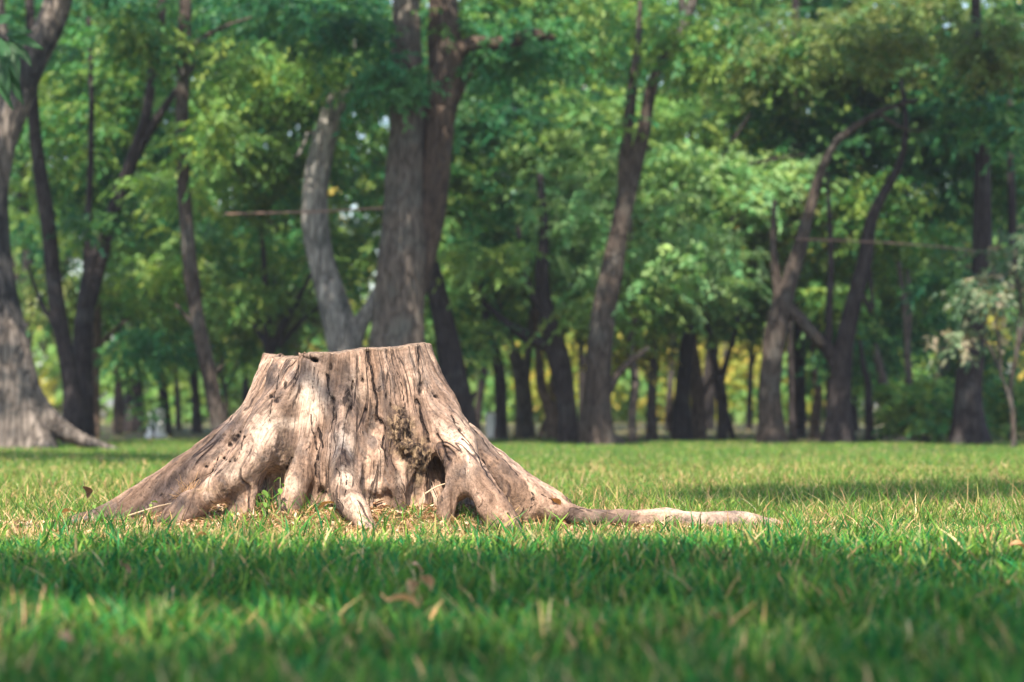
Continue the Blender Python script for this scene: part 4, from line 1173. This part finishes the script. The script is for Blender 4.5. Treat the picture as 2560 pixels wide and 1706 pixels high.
shade_tree('leafy tree out of frame to the right that shades a strip of lawn', (5.2, 7.5), [(5.1, 7.5, 2, .2), (4.8, 7.4, 4, .16), (4.4, 7.4, 5.6, .1), (4.2, 7.5, 7.6, .05)],
           [(over(1.9, 11.3, 5.8), (1.1, .45, .35), 240), (over(3.2, 12.2, 6.2), (1.0, .8, .45), 260), (over(3.6, 9.8, 6.2), (.9, .9, .45), 220), (over(0.9, 11.0, 6.0), (.6, .25, .3), 70)], 203)
shade_tree('leafy tree out of frame to the left that shades the lawn by the mottled tree', (-6.0, 12.5), [(-5.9, 12.5, 2, .2), (-5.6, 12.6, 4, .16), (-5.2, 12.8, 5.6, .1), (-5.0, 13, 7.6, .05)],
           [(over(-2.6, 18.3, 6.2), (1.1, 1.2, .45), 330), (over(-4.2, 18.8, 6.4), (1.0, 1.2, .45), 280), (over(-4.3, 14.5, 6.2), (.9, .9, .45), 200)], 204)

def dapple(px, py, dy, z):
    p = PX(px, py, 8.9 + dy)
    return tuple(p + np.array(S) * ((z - p[2]) / S.z))
shade_tree('slender leafy tree out of frame at left whose sparse twigs dapple the stump', (-4.6, 3.2), [(-4.5, 3.2, 2, .12), (-4.2, 3.4, 3.6, .1), (-3.8, 3.6, 4.6, .07), (-3.4, 3.8, 5.4, .04)],
           [(dapple(590, 1075, -.1, 5.2), (.30, .10, .10), 3), (dapple(470, 1200, -.15, 5.3), (.25, .10, .1), 3)], 205)

# ------------------------------------------------------------------ grass
def blades(x, y, h, w, lean, seg, cr, ct, rg, curl=0.6, z0=None):
    n = len(x)
    z = ground_z(x, y) if z0 is None else z0
    az = rg.uniform(0, 2 * np.pi, n)
    fa = rg.uniform(0, np.pi, n)
    out = np.stack([np.cos(az), np.sin(az)], 1)
    sd = np.stack([np.cos(fa), np.sin(fa), np.zeros(n)], 1)
    rows = []
    for k in range(seg + 1):
        t = k / seg
        off = lean * (t * (1 - curl) + curl * t * t)
        px = x + out[:, 0] * off * h
        py = y + out[:, 1] * off * h
        pz = z - 0.004 + h * (t - 0.32 * np.clip(lean, 0, 1.6) * t * t * 0.6)
        c = np.stack([px, py, pz], 1)
        ww = w * (1 - t) ** 0.6 * (0.75 + 0.5 * min(1, 3 * t))
        if k < seg:
            rows += [c - sd * ww[:, None] / 2, c + sd * ww[:, None] / 2]
        else:
            rows += [c]
    m = 2 * seg + 1
    V = np.stack(rows, 1).reshape(-1, 3)
    b = np.arange(n)[:, None] * m
    qs = [np.concatenate([b + 2 * k, b + 2 * k + 1, b + 2 * k + 3, b + 2 * k + 2], 1) for k in range(seg - 1)]
    tr = np.concatenate([b + 2 * seg - 2, b + 2 * seg - 1, b + 2 * seg], 1)
    tt = np.array([min(k // 2, seg) / seg for k in range(m)])
    tt[-1] = 1
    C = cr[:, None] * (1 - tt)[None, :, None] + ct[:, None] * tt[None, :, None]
    q = np.concatenate(qs) if qs else np.zeros((0, 4), int)
    return V, q, tr, C.reshape(-1, 3)

GREEN = np.array([(0.022, 0.165, 0.036), (0.042, 0.205, 0.036), (0.013, 0.130, 0.046), (0.110, 0.260, 0.036), (0.022, 0.175, 0.060), (0.065, 0.230, 0.04), (0.17, 0.28, 0.05)])
STRAW = np.array([(0.52, 0.36, 0.17), (0.58, 0.45, 0.25), (0.44, 0.27, 0.13), (0.40, 0.36, 0.13), (0.55, 0.34, 0.20)])

def dryness(x, y):
    dx, dy = x - SC[0], y - SC[1]
    e = np.hypot(dx / 1.35, (dy + 0.55) / 0.95)
    d = 0.95 * np.exp(-np.clip(e - 0.75, 0, None) ** 1.5 * 3.0)
    left = 0.85 * np.exp(-((x + 1.75) / 0.7) ** 2 - ((y - 8.1) / 0.6) ** 2)
    r = 0.55 * np.exp(-((x - 0.8) / 1.3) ** 2 - ((y - 8.0) / 0.5) ** 2)
    nz = 0.5 + 0.5 * fbm(np.stack([x * 2.2, y * 1.6, x * 0], 1), 3, 77)
    fw = np.clip((y - 8.6) / 1.5, 0, 1) * np.clip((20 - y) / 6, 0, 1)
    base = 0.09 + 0.13 * fw
    return np.clip(np.maximum(np.maximum(d, left), r) + base * (0.4 + 1.2 * nz), 0, 1)

def lawn():
    rg = np.random.default_rng(21)
    def region(y0, y1, dens, pad0=0.45, pad1=1.1):
        n = int((y1 - y0) * dens)
        y = rg.uniform(y0, y1, n)
        half = 0.2118 * y + pad0 + (pad1 - pad0) * np.clip(y / 20, 0, 1)
        x = rg.uniform(-1, 1, n)
        keep = rg.uniform(0, 1, n) < half / half.max()
        return x[keep] * half[keep], y[keep]
    sets = []
    def add(x, y, h, w, lean, seg, dryp, curl=0.6, deep=0.55, brighten=1.0):
        P = np.stack([x, y, ground_z(x, y) + 0.012], 1) - SC
        near = (np.abs(P[:, 0] - 0.3) < 1.6) & (np.abs(P[:, 1]) < 1.0)
        ok = np.ones(len(x), bool)
        ok[near] = stump_sdf(P[near]) > 0.004
        x, y, h, w, lean, dryp = x[ok], y[ok], h[ok], w[ok], lean[ok], dryp[ok]
        n = len(x)
        isd = rg.uniform(0, 1, n) < dryp
        g = GREEN[rg.integers(0, len(GREEN), n)] * np.clip(1 + rg.normal(0, 0.32, (n, 1)), .35, 2)
        s = STRAW[rg.integers(0, len(STRAW), n)] * (1 + rg.normal(0, 0.2, (n, 1)))
        yl = np.clip(dryp * 0.5 + 0.28 * np.clip((y - 8.3) / .6, 0, 1) + rg.normal(0, .12, n), 0, .7)[:, None]  # drier yellow, plus sunlit yellow put into blades from the stump back
        g = g * (1 - yl) + np.array([0.22, 0.27, 0.05]) * yl
        c = np.clip(np.where(isd[:, None], s, g) * brighten, 0.01, 0.75)
        tipdry = (rg.uniform(0, 1, n) < 0.12)[:, None] & ~isd[:, None]
        ct = np.where(tipdry, c * 0.5 + 0.5 * np.array([0.42, 0.34, 0.16]), c * 1.12)
        # each blade's foot is darker than its tip
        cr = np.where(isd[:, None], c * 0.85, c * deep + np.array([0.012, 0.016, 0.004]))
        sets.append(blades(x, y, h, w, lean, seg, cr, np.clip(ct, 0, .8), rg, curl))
    # near band
    x, y = region(3.1, 7.0, 13500)
    n = len(x)
    cl = 0.5 + 0.5 * fbm(np.stack([x * 3, y * 3, x * 0], 1), 3, 8)
    add(x, y, rg.uniform(.035, .11, n) * (0.55 + .75 * cl), rg.uniform(.005, .0115, n), rg.uniform(.1, 1.2, n), 3, np.full(n, 0.04) + 0.08 * (cl > .7))
    # around the stump, in focus
    x, y = region(7.0, 9.9, 25000)
    n = len(x)
    dr = dryness(x, y)
    cl = 0.5 + 0.5 * fbm(np.stack([x * 4, y * 4, x * 0], 1), 3, 9)
    front = np.clip((7.55 - y + 0.22 * fbm(np.stack([x * 3.1, y * 2, x * 0], 1), 3, 19)) / 0.45, 0, 1)
    hh = rg.uniform(.028, .075, n) * (0.42 + 0.5 * cl + 0.5 * front) * (1 - 0.35 * dr * (1 - front))
    add(x, y, hh, rg.uniform(.0035, .0075, n) * (1 + .45 * front), rg.uniform(.15, 1.3, n), 3, np.clip(dr * (0.45 + 0.75 * cl) - 0.35 * front, 0.06, .9))
    # flattened dry straw of the old lawn
    x, y = region(7.7, 11.5, 11000)
    n = len(x)
    dr = dryness(x, y)
    k = rg.uniform(0, 1, n) < np.clip(dr * 1.3, 0.15, 1)
    x, y, dr = x[k], y[k], dr[k]
    n = len(x)
    add(x, y, rg.uniform(.012, .03, n), rg.uniform(.002, .0055, n), rg.uniform(1.2, 3.2, n), 2, np.clip(dr + .35, 0, .97))
    n = 9000
    x = SC[0] + rg.normal(0.05, .68, n)
    y = SC[1] - .5 + rg.normal(0, .36, n)
    add(x, y, rg.uniform(.014, .04, n), rg.uniform(.0018, .0045, n), rg.uniform(.8, 3.0, n), 2, np.full(n, .86))
    # lawn behind
    x, y = region(9.9, 15.5, 20000)
    n = len(x)
    cl = 0.5 + 0.5 * fbm(np.stack([x * 2.5, y * 2.5, x * 0], 1), 3, 10)
    add(x, y, rg.uniform(.03, .075, n) * (.6 + .6 * cl), rg.uniform(.004, .008, n), rg.uniform(.2, 1.2, n), 2, dryness(x, y) * 0.9)
    x, y = region(15.5, 26, 12500)
    n = len(x)
    add(x, y, rg.uniform(.022, .06, n) * np.clip(1.25 - (y - 15.5) / 22, .6, 1.2), rg.uniform(.008, .016, n), rg.uniform(.2, 1.2, n), 1, dryness(x, y) * 0.7)
    x, y = region(26, 52, 900, 1, 2)
    n = len(x)
    add(x, y, rg.uniform(.02, .05, n), rg.uniform(.015, .03, n), rg.uniform(.3, 1.4, n), 1, np.full(n, .3))
    # tufts of longer grass round the stump
    m = 210
    tx = np.concatenate([rg.uniform(-1.9, 1.4, m), rg.uniform(-2.2, -1.25, 40), rg.uniform(-0.1, 2.4, 60)])
    ty = np.concatenate([rg.uniform(7.55, 8.55, m), rg.uniform(8.5, 9.9, 40), rg.uniform(8.75, 10.2, 60)])
    k = rg.integers(7, 22, len(tx))
    x = np.repeat(tx, k) + rg.normal(0, .022, k.sum())
    y = np.repeat(ty, k) + rg.normal(0, .022, k.sum())
    n = len(x)
    hs = np.repeat(np.concatenate([rg.uniform(.045, .115, m), rg.uniform(.07, .14, 40), rg.uniform(.06, .13, 60)]), k)
    add(x, y, hs * rg.uniform(.5, 1.15, n), rg.uniform(.003, .006, n), rg.uniform(.15, 1.1, n), 3, np.full(n, .16), curl=.75)
    # single tall stems
    x, y = region(8.7, 13.0, 1500)
    n = len(x)
    add(x, y, rg.uniform(.07, .19, n) * rg.uniform(.6, 1, n), rg.uniform(.0022, .0042, n), rg.uniform(.1, 1.0, n), 3, np.full(n, .25), curl=.8)
    x, y = region(4.2, 8.2, 260)
    n = len(x)
    add(x, y, rg.uniform(.07, .125, n), rg.uniform(.006, .011, n), rg.uniform(.2, 1.0, n), 3, np.full(n, .18), curl=.7)
    off, VV, QQ, TT, CC = 0, [], [], [], []
    for V, q, t, C in sets:
        VV.append(V); QQ.append(q + off); TT.append(t + off); CC.append(C)
        off += len(V)
    me = mesh_np('lawn_grass', np.vstack(VV), [np.concatenate(QQ), np.concatenate(TT)], cols=np.vstack(CC))
    link('lawn_grass', me, M_GRASS, label='short green lawn grass mixed with dry straw around the stump', cat='grass', kind='stuff')
lawn()

# dry chips and crumbs lying round the foot of the stump
def litter():
    rg = np.random.default_rng(31)
    n = 6500
    x = SC[0] + rg.normal(0, 0.62, n)
    y = SC[1] - 0.45 + rg.normal(0, 0.34, n)
    x = np.concatenate([x, rg.uniform(-2.0, -0.9, 3500)]); y = np.concatenate([y, rg.normal(8.2, .3, 3500)])
    P = np.stack([x, y, ground_z(x, y) + .01], 1) - SC
    ok = (stump_sdf(P) > 0.0) & (y > 7.5 + 0.1 * np.sin(x * 5))
    x, y = x[ok], y[ok]
    n = len(x)
    z = ground_z(x, y) + rg.uniform(.002, .028, n) * np.exp(-np.abs(y - 8.55) / .35)
    az = rg.uniform(0, 2 * np.pi, n); til = rg.normal(0, .45, n)
    L = rg.uniform(.005, .028, n) * rg.uniform(.5, 1.2, n); w = rg.uniform(.0015, .009, n)
    d = np.stack([np.cos(az) * np.cos(til), np.sin(az) * np.cos(til), np.sin(til)], 1) * L[:, None]
    s = np.stack([-np.sin(az), np.cos(az), rg.normal(0, .4, n)], 1) * w[:, None]
    c = np.stack([x, y, z], 1)
    b = np.stack([np.zeros(n), np.zeros(n), rg.uniform(.001, .005, n)], 1)
    V = np.stack([c - d, c + s + b, c + d, c - s + b], 1).reshape(-1, 3)
    pal = np.array([(0.46, 0.31, 0.19), (0.34, 0.20, 0.12), (0.54, 0.41, 0.28), (0.22, 0.125, 0.075), (0.42, 0.24, 0.14)])
    C = np.repeat(pal[rg.integers(0, 5, n)] * (1 + rg.normal(0, .15, (n, 1))), 4, 0)
    link('dry_litter', mesh_np('dry_litter', V, np.arange(len(V)).reshape(-1, 4), cols=np.clip(C, 0, .8)), M_DRY, label='dry wood chips and crumbled leaves around the roots of the stump', cat='litter', kind='stuff')
litter()

# ------------------------------------------------------------------ small single things
def plain_mat(name, col, rough=0.7, noise=0.15, scale=30):
    m, nt, out = new_mat(name)
    tc = N(nt, 'ShaderNodeTexCoord')
    n1 = N(nt, 'ShaderNodeTexNoise', i_Scale=scale, i_Detail=4)
    nt.links.new(tc.outputs['Object'], n1.inputs['Vector'])
    lo = tuple(c * (1 - noise) for c in col); hi = tuple(min(1, c * (1 + noise)) for c in col)
    r = ramp(nt, n1.outputs[0], [(0.3, lo), (0.7, hi)])
    pb = N(nt, 'ShaderNodeBsdfPrincipled')
    pb.inputs['Roughness'].default_value = rough
    nt.links.new(r.outputs[0], pb.inputs['Base Color'])
    bp = N(nt, 'ShaderNodeBump', i_Strength=0.3, i_Distance=0.005)
    nt.links.new(n1.outputs[0], bp.inputs['Height']); nt.links.new(bp.outputs[0], pb.inputs['Normal'])
    nt.links.new(pb.outputs[0], out.inputs[0])
    return m

def leaf_grid(L, w, bend, fold, rg, nu=7, nv=5):
    u = np.linspace(0, 1, nu); v = np.linspace(-1, 1, nv)
    U, Vv = np.meshgrid(u, v, indexing='ij')
    wid = w * np.sin(np.pi * np.clip(U, 0.02, .985) ** 0.8) ** 0.8
    x = U * L
    y = Vv * wid / 2
    z = bend * L * (4 * U * (1 - U)) + fold * np.abs(Vv) * wid + 0.06 * L * np.sin(U * 7 + rg.uniform(0, 6)) * Vv ** 2
    P = np.stack([x, y, z], -1).reshape(-1, 3)
    i = np.arange(nu * nv).reshape(nu, nv)
    f = np.stack([i[:-1, :-1], i[1:, :-1], i[1:, 1:], i[:-1, 1:]], -1).reshape(-1, 4)
    return P, f

def rot(P, az, pitch, roll):
    c, s = math.cos(roll), math.sin(roll)
    P = P @ np.array([[1, 0, 0], [0, c, s], [0, -s, c]])
    c, s = math.cos(pitch), math.sin(pitch)
    P = P @ np.array([[c, 0, s], [0, 1, 0], [-s, 0, c]])
    c, s = math.cos(az), math.sin(az)
    return P @ np.array([[c, s, 0], [-s, c, 0], [0, 0, 1]])

# fallen leaves: photo position of the leaf, its distance, size, colour
FL = [
    (1010, 1512, 5.55, .085, .045, (.50, .29, .17), .3, .25, 'pale tan dead leaf lowest of the blurred cluster in the foreground grass'),
    (1035, 1472, 5.65, .070, .040, (.52, .30, .18), 2.2, .6, 'tan dead leaf left middle of the blurred foreground cluster'),
    (1066, 1462, 5.70, .075, .038, (.48, .27, .16), 1.2, .7, 'tan dead leaf right middle of the blurred foreground cluster'),
    (1042, 1424, 5.95, .055, .035, (.50, .28, .18), .8, .6, 'small dead leaf topmost of the blurred foreground cluster'),
    (312, 1424, 6.3, .05, .03, (.36, .20, .15), 1.0, .7, 'small reddish brown dead leaf in shaded grass at lower left'),
    (165, 1596, 4.62, .04, .024, (.26, .15, .10), .4, .5, 'small brown dead leaf near the bottom left corner'),
    (514, 1345, 7.95, .075, .035, (.36, .17, .08), .2, .35, 'russet dead leaf on the shadow edge below the left root tip'),
    (1384, 1262, 8.35, .055, .045, (.52, .26, .09), 1.3, .9, 'orange dead leaf upright where the long right root begins'),
    (815, 1258, 8.38, .055, .032, (.36, .19, .09), .6, .5, 'brown dead leaf between the small root and the middle root'),
    (820, 1290, 8.22, .075, .04, (.52, .33, .14), 2.6, .3, 'ochre dead leaf lying in straw left of the middle root tip'),
    (215, 1232, 9.05, .06, .04, (.16, .09, .06), 1.5, .9, 'dark brown curled dead leaf in grass left of the left root'),
    (1790, 1548, 4.9, .05, .03, (.46, .26, .15), 1.1, .4, 'small tan dead leaf in the dark grass lower right of centre'),
    (2545, 1372, 7.4, .08, .04, (.46, .24, .11), .3, .4, 'orange brown dead leaf at the right edge on the lit grass strip'),
    (180, 1290, 8.7, .10, .035, (.50, .26, .10), .1, .12, 'flat orange dead leaf beside the far tip of the left root'),
]
for i, (px, py, d, L, w, col, az, pitch, lab) in enumerate(FL):
    rg = np.random.default_rng(400 + i)
    if py > 1330:
        L, w, col = L * .72, w * .8, tuple(min(.7, q * 1.4) for q in col)
    P, f = leaf_grid(L, w, .16, .25, rg)
    P[:, 0] -= L / 2
    P = rot(P, az, -pitch, float(rg.normal(0.3, .3)))
    zl = 0.06 if py > 1330 else 0.03
    d = min(d + .2, (HC - zl) * FPX / (py - HOR))
    c = PX(px, py, d)
    low = P[:, 2].min()
    c[2] = max(c[2], float(ground_z(c[:1], c[1:2])[0]) - low + 0.004)
    cols = np.tile(np.array(col), (len(P), 1)) * (1 + rg.normal(0, .12, (len(P), 1)))
    e = empty('fallen_leaf', c, lab, 'leaf', 'dead leaves fallen on the lawn')
    link('leaf_blade', mesh_np('leaf_blade', P + c, f, cols=cols, smooth=True), M_DRY, e)
    st = catmull(np.array([[*(rot(np.array([[-L * .5, 0, 0]]), az, -pitch, 0)[0] + c), .0012], [*(rot(np.array([[-L * .65, 0, .004]]), az, -pitch, 0)[0] + c), .001], [*(rot(np.array([[-L * .8, .003, .01]]), az, -pitch, 0)[0] + c), .0008]]), 4)
    V, f2 = tube(st, 5, i, 0)
    link('stalk', mesh_np('stalk', V, f2, cols=np.tile(np.array(col) * .7, (len(V), 1))), M_DRY, e)

# weeds: a stem with a few round leaves
def weed(label, px, py, d, h, nleaf, seed, col=(0.13, 0.24, 0.05), ll=.032, lean=0.2):
    rg = np.random.default_rng(seed)
    b = PX(px, py, d); b[2] = float(ground_z(b[:1], b[1:2])[0])
    e = empty('weed', b, label, 'weed', 'small weeds growing by the stump')
    dx, dy = lean * h, rg.normal(0, .1) * h
    P = catmull(np.array([[b[0], b[1], b[2] - .01, .0022], [b[0] + dx * .3, b[1] + dy * .4, b[2] + h * .5, .002], [b[0] + dx, b[1] + dy, b[2] + h, .0012]]), 8)
    V, f = tube(P, 6, seed, 0)
    link('stem', mesh_np('stem', V, f, cols=np.tile(np.array((.30, .32, .16)), (len(V), 1))), M_GRASS, e)
    for k in range(nleaf):
        t = 0.35 + 0.65 * (k + .5) / nleaf if k < nleaf - 1 else 1.0
        p = P[min(7, int(t * 7.99)), :3]
        L = ll * rg.uniform(.7, 1.2)
        G, f = leaf_grid(L, L * .62, .08, .15, rg, 6, 5)
        G = rot(G, k * 2.4 + rg.uniform(-.4, .4), -rg.uniform(.1, 1.0), rg.normal(0, .3)) + p
        cc = np.tile(np.array(col) * rg.uniform(.8, 1.25), (len(G), 1))
        link('leaf', mesh_np('leaf', G, f, cols=cc, smooth=True), M_GRASS, e)
weed('tall young weed with round leaves before the hollow left of the small root', 700, 1250, 8.36, .135, 5, 501, lean=.02)
weed('shorter weed with folded leaves left of the tall young weed', 664, 1250, 8.33, .10, 6, 502, lean=-.1)
weed('pale thin weed standing in front of the left root', 366, 1290, 8.55, .075, 4, 503, (.22, .30, .08), .028, .25)
weed('tiny pale weed before the broken tip of the forward left root', 575, 1310, 8.25, .05, 4, 504, (.24, .32, .06), .022, .1)
weed('small weed with a white tip beside the long right root', 1618, 1262, 8.9, .07, 4, 505, (.26, .32, .10), .022, .05)
weed('small weed at the edge of the lawn left of the left root', 238, 1258, 8.95, .07, 4, 506, (.15, .26, .06), .03, -.1)

# bunch of fine dry rootlets caught between the two left roots
rg = np.random.default_rng(61)
c0 = PX(476, 1248, 8.52)
c0[2] = max(c0[2], .02)
e = empty('dry_rootlet_tuft', (c0[0], c0[1], 0), 'tuft of fine orange dry rootlets caught between the two left roots', 'rootlets')
VV, FF, off = [], [[], []], 0
for k in range(70):
    a = rg.uniform(0, 2 * np.pi); el = rg.uniform(-.2, 1.4); L = rg.uniform(.03, .075)
    d1 = np.array([math.cos(a) * math.cos(el), math.sin(a) * math.cos(el) * .6, math.sin(el)])
    p = c0 + rg.normal(0, .012, 3)
    pts = np.array([[*p, .0011], [*(p + d1 * L * .6 + rg.normal(0, .006, 3)), .001], [*(p + d1 * L + rg.normal(0, .014, 3) - [0, 0, .006]), .0006]])
    V, f = tube(catmull(pts, 5), 4, k, 0)
    VV.append(V); FF[0].append(f[0] + off); FF[1].append(f[1] + off); off += len(V)
VV = np.vstack(VV)
link('rootlet', mesh_np('rootlet', VV, [np.concatenate(FF[0]), np.concatenate(FF[1])], cols=np.tile(np.array((.55, .33, .16)), (len(VV), 1))), M_DRY, e, kind='stuff')

# twigs on the ground
def twig(label, pts, col=(.46, .34, .22)):
    P = np.array([[*PX(px, py, d), r] for px, py, d, r in pts])
    P[:, 2] = np.maximum(P[:, 2], P[:, 3] + .004)
    V, f = tube(catmull(P, 12), 7, len(label), .12)
    o = link('twig', mesh_np('twig', V, f, cols=np.tile(np.array(col), (len(V), 1)), smooth=True), M_DRY, label=label, cat='twig', group='twigs on the ground by the stump')
    return o
twig('long straw coloured twig lying along the foot of the left root', [(320, 1290, 8.5, .003), (390, 1268, 8.5, .003), (460, 1250, 8.48, .003), (560, 1205, 8.47, .002)])
twig('pale flat twig on the straw at the far left', [(95, 1325, 8.55, .005), (150, 1312, 8.55, .007), (205, 1300, 8.55, .008), (225, 1293, 8.56, .004)], (.55, .42, .30))
twig('pale dry twig leaning under the hollow of the right roots', [(1062, 1235, 8.42, .003), (1090, 1218, 8.45, .003), (1118, 1208, 8.46, .002)], (.55, .42, .28))

# white marker post between the trunks
m_white = plain_mat('white_paint', (.78, .76, .73), .6, .06, 20)
def prism(sec, z0, z1, bev=.01):
    """rectangular post with chamfered top"""
    w, t, w2, t2 = sec
    ring = lambda a, b, z: [(-a, -b, z), (a, -b, z), (a, b, z), (-a, b, z)]
    v = ring(w, t, z0) + ring(w2, t2, z1 - bev) + ring(w2 - bev, t2 - bev, z1)
    f = [(0, 1, 5, 4), (1, 2, 6, 5), (2, 3, 7, 6), (3, 0, 4, 7), (4, 5, 9, 8), (5, 6, 10, 9), (6, 7, 11, 10), (7, 4, 8, 11), (8, 9, 10, 11)]
    return np.array(v, float), np.array(f)
c = PX(1228, 1100, 27.3); c[2] = 0
e = empty('marker_post', c, 'short white post standing behind the right flank of the stump', 'post')
V, f = prism((.042, .035, .062, .045), -.05, .30, .012)
link('shaft', mesh_np('shaft', V + c, f), m_white, e)
V, f = prism((.075, .06, .075, .06), -.02, .03, .008)
link('footing', mesh_np('footing', V + c, f), plain_mat('concrete', (.38, .35, .32), .9, .2, 40), e)

# small white block low between the trunks
c = PX(391, 1090, 28.6); c[2] = 0
e = empty('white_block', c, 'small bright white upright block low between the dark trunks at left', 'block')
V, f = prism((.10, .07, .085, .06), -.05, .34, .02)
link('body', mesh_np('body', V + c, f), m_white, e)
V, f = prism((.13, .10, .12, .09), -.03, .05, .01)
link('foot', mesh_np('foot', V + c, f), m_white, e)
tree('small_bush', 'small dark bush partly covering the small white block', 28.0, [(352, 1015, 8), (353, 990, 6), (356, 965, 4)], B_DARK, limbs=[[(353, 990, 4), (340, 970, 3), (332, 955, 2)]],
     blobs=[(392, 1066, 28.0, 22, 5, .1, 5, 'deep'), (378, 1040, 28.0, 8, 14, .1, 4, 'deep'), (345, 1030, 28.0, 30, 34, .3, 30, 'mid')], seed=95, cat='bush', leaf=(.05, .03), L=.14, nl=10, flare=.2)

# thin lines strung between the trunks
m_cable = plain_mat('cable_sheath', (.17, .105, .08), .7, .2, 15)
def cable(label, pts, r):
    P = np.array([[*PX(px, py, d), r] for px, py, d in pts])
    V, f = tube(catmull(P, 26), 8, 3, .04)
    link('cable', mesh_np('cable', V, f, smooth=True), m_cable, label=label, cat='cable')
cable('thin brown cable stretched level to the largest trunk from the left', [(560, 536, 23.2), (700, 532, 22.9), (820, 528, 22.75), (962, 520, 22.72)], .010)
cable('thin brown cable running slightly downward across the dark right side', [(1990, 598, 23.9), (2150, 604, 23.8), (2300, 613, 23.8), (2440, 628, 23.85), (2475, 633, 24.0)], .008)

# rock mound at the foot of the split grey trunk
rg = np.random.default_rng(9)
u, w = np.meshgrid(np.linspace(0, 2 * np.pi, 28, endpoint=False), np.linspace(0, np.pi / 2, 10), indexing='ij')
c = PX(2262, 1100, 25.4); c[2] = 0
D = np.stack([np.cos(u) * np.cos(w), np.sin(u) * np.cos(w), np.sin(w)], -1).reshape(-1, 3)
R = 1 + .22 * fbm(D * 2.1 + 4, 3, 12)
V = D * R[:, None] * np.array([.30, .2, .11]) + c - [0, 0, .02]
i = np.arange(280).reshape(28, 10); j = np.roll(i, -1, 0)
f = np.stack([i[:, :-1], j[:, :-1], j[:, 1:], i[:, 1:]], -1).reshape(-1, 4)
link('boulder', mesh_np('boulder', V, f, smooth=True), plain_mat('grey_stone', (.27, .235, .21), .9, .35, 14), label='low grey stone at the foot of the grey trunk by the right shrub', cat='stone')

# drooping sprig of long leaves in the upper left corner
d0 = 15.0
c = PX(-40, 70, d0)
e = empty('drooping_sprig', c, 'sprig of long dark drooping leaves hanging in the upper left corner', 'sprig')
P = np.array([[*PX(-700, -260, d0 + .3), .02], [*PX(-250, -60, d0 + .1), .014], [*PX(-40, 60, d0), .008], [*PX(25, 110, d0), .004]])
V, f = tube(catmull(P, 14), 7, 2, .05)
link('stem', mesh_np('stem', V, f, smooth=True), B_BROWN, e)
rg = np.random.default_rng(15)
for k, (x0, y0, x1, y1, w) in enumerate([(20, 90, 108, 122, 20), (22, 100, 78, 168, 24), (10, 100, 48, 205, 30), (5, 105, 20, 240, 34), (-5, 100, -20, 230, 32), (15, 85, 80, 78, 18), (0, 95, 12, 170, 28), (-10, 60, 40, 40, 20), (18, 108, 60, 262, 30), (-20, 90, 30, 275, 30)]):
    a = PX(x0, y0, d0); b = PX(x1, y1, d0 - .05 - .03 * (k % 4))
    L = np.linalg.norm(b - a); dv = (b - a) / L
    fw = np.array([math.sin(k * 1.3) * .5, -1, .3]); sdv = np.cross(dv, fw); sdv /= np.linalg.norm(sdv); nv_ = np.cross(sdv, dv)
    G, f = leaf_grid(L, w / FPX * d0 * 1.3, .06, .12, rg, 9, 5)
    G = a + G[:, :1] * dv + G[:, 1:2] * sdv + G[:, 2:] * nv_
    link('leaf', mesh_np('leaf', G, f, cols=np.tile(np.array((.035, .10, .04)) * rg.uniform(.8, 1.4), (len(G), 1)), smooth=True), M_LEAF, e)

# ------------------------------------------------------------------ thin haze added to lift the dark tones towards blue
m, nt, out = new_mat('haze_air')
pv = N(nt, 'ShaderNodeVolumePrincipled')
pv.inputs['Color'].default_value = (0.82, 0.88, 1.0, 1)
pv.inputs['Density'].default_value = 0.0009
pv.inputs['Anisotropy'].default_value = 0.2
nt.links.new(pv.outputs[0], out.inputs['Volume'])
bx = np.array([(x, y, z) for x in (-160, 160) for y in (-80, 220) for z in (-1.2, 16)], float)
hz = link('haze', mesh_np('haze', bx, np.array([(0, 1, 3, 2), (4, 6, 7, 5), (0, 4, 5, 1), (2, 3, 7, 6), (0, 2, 6, 4), (1, 5, 7, 3)])), m, kind='stuff')
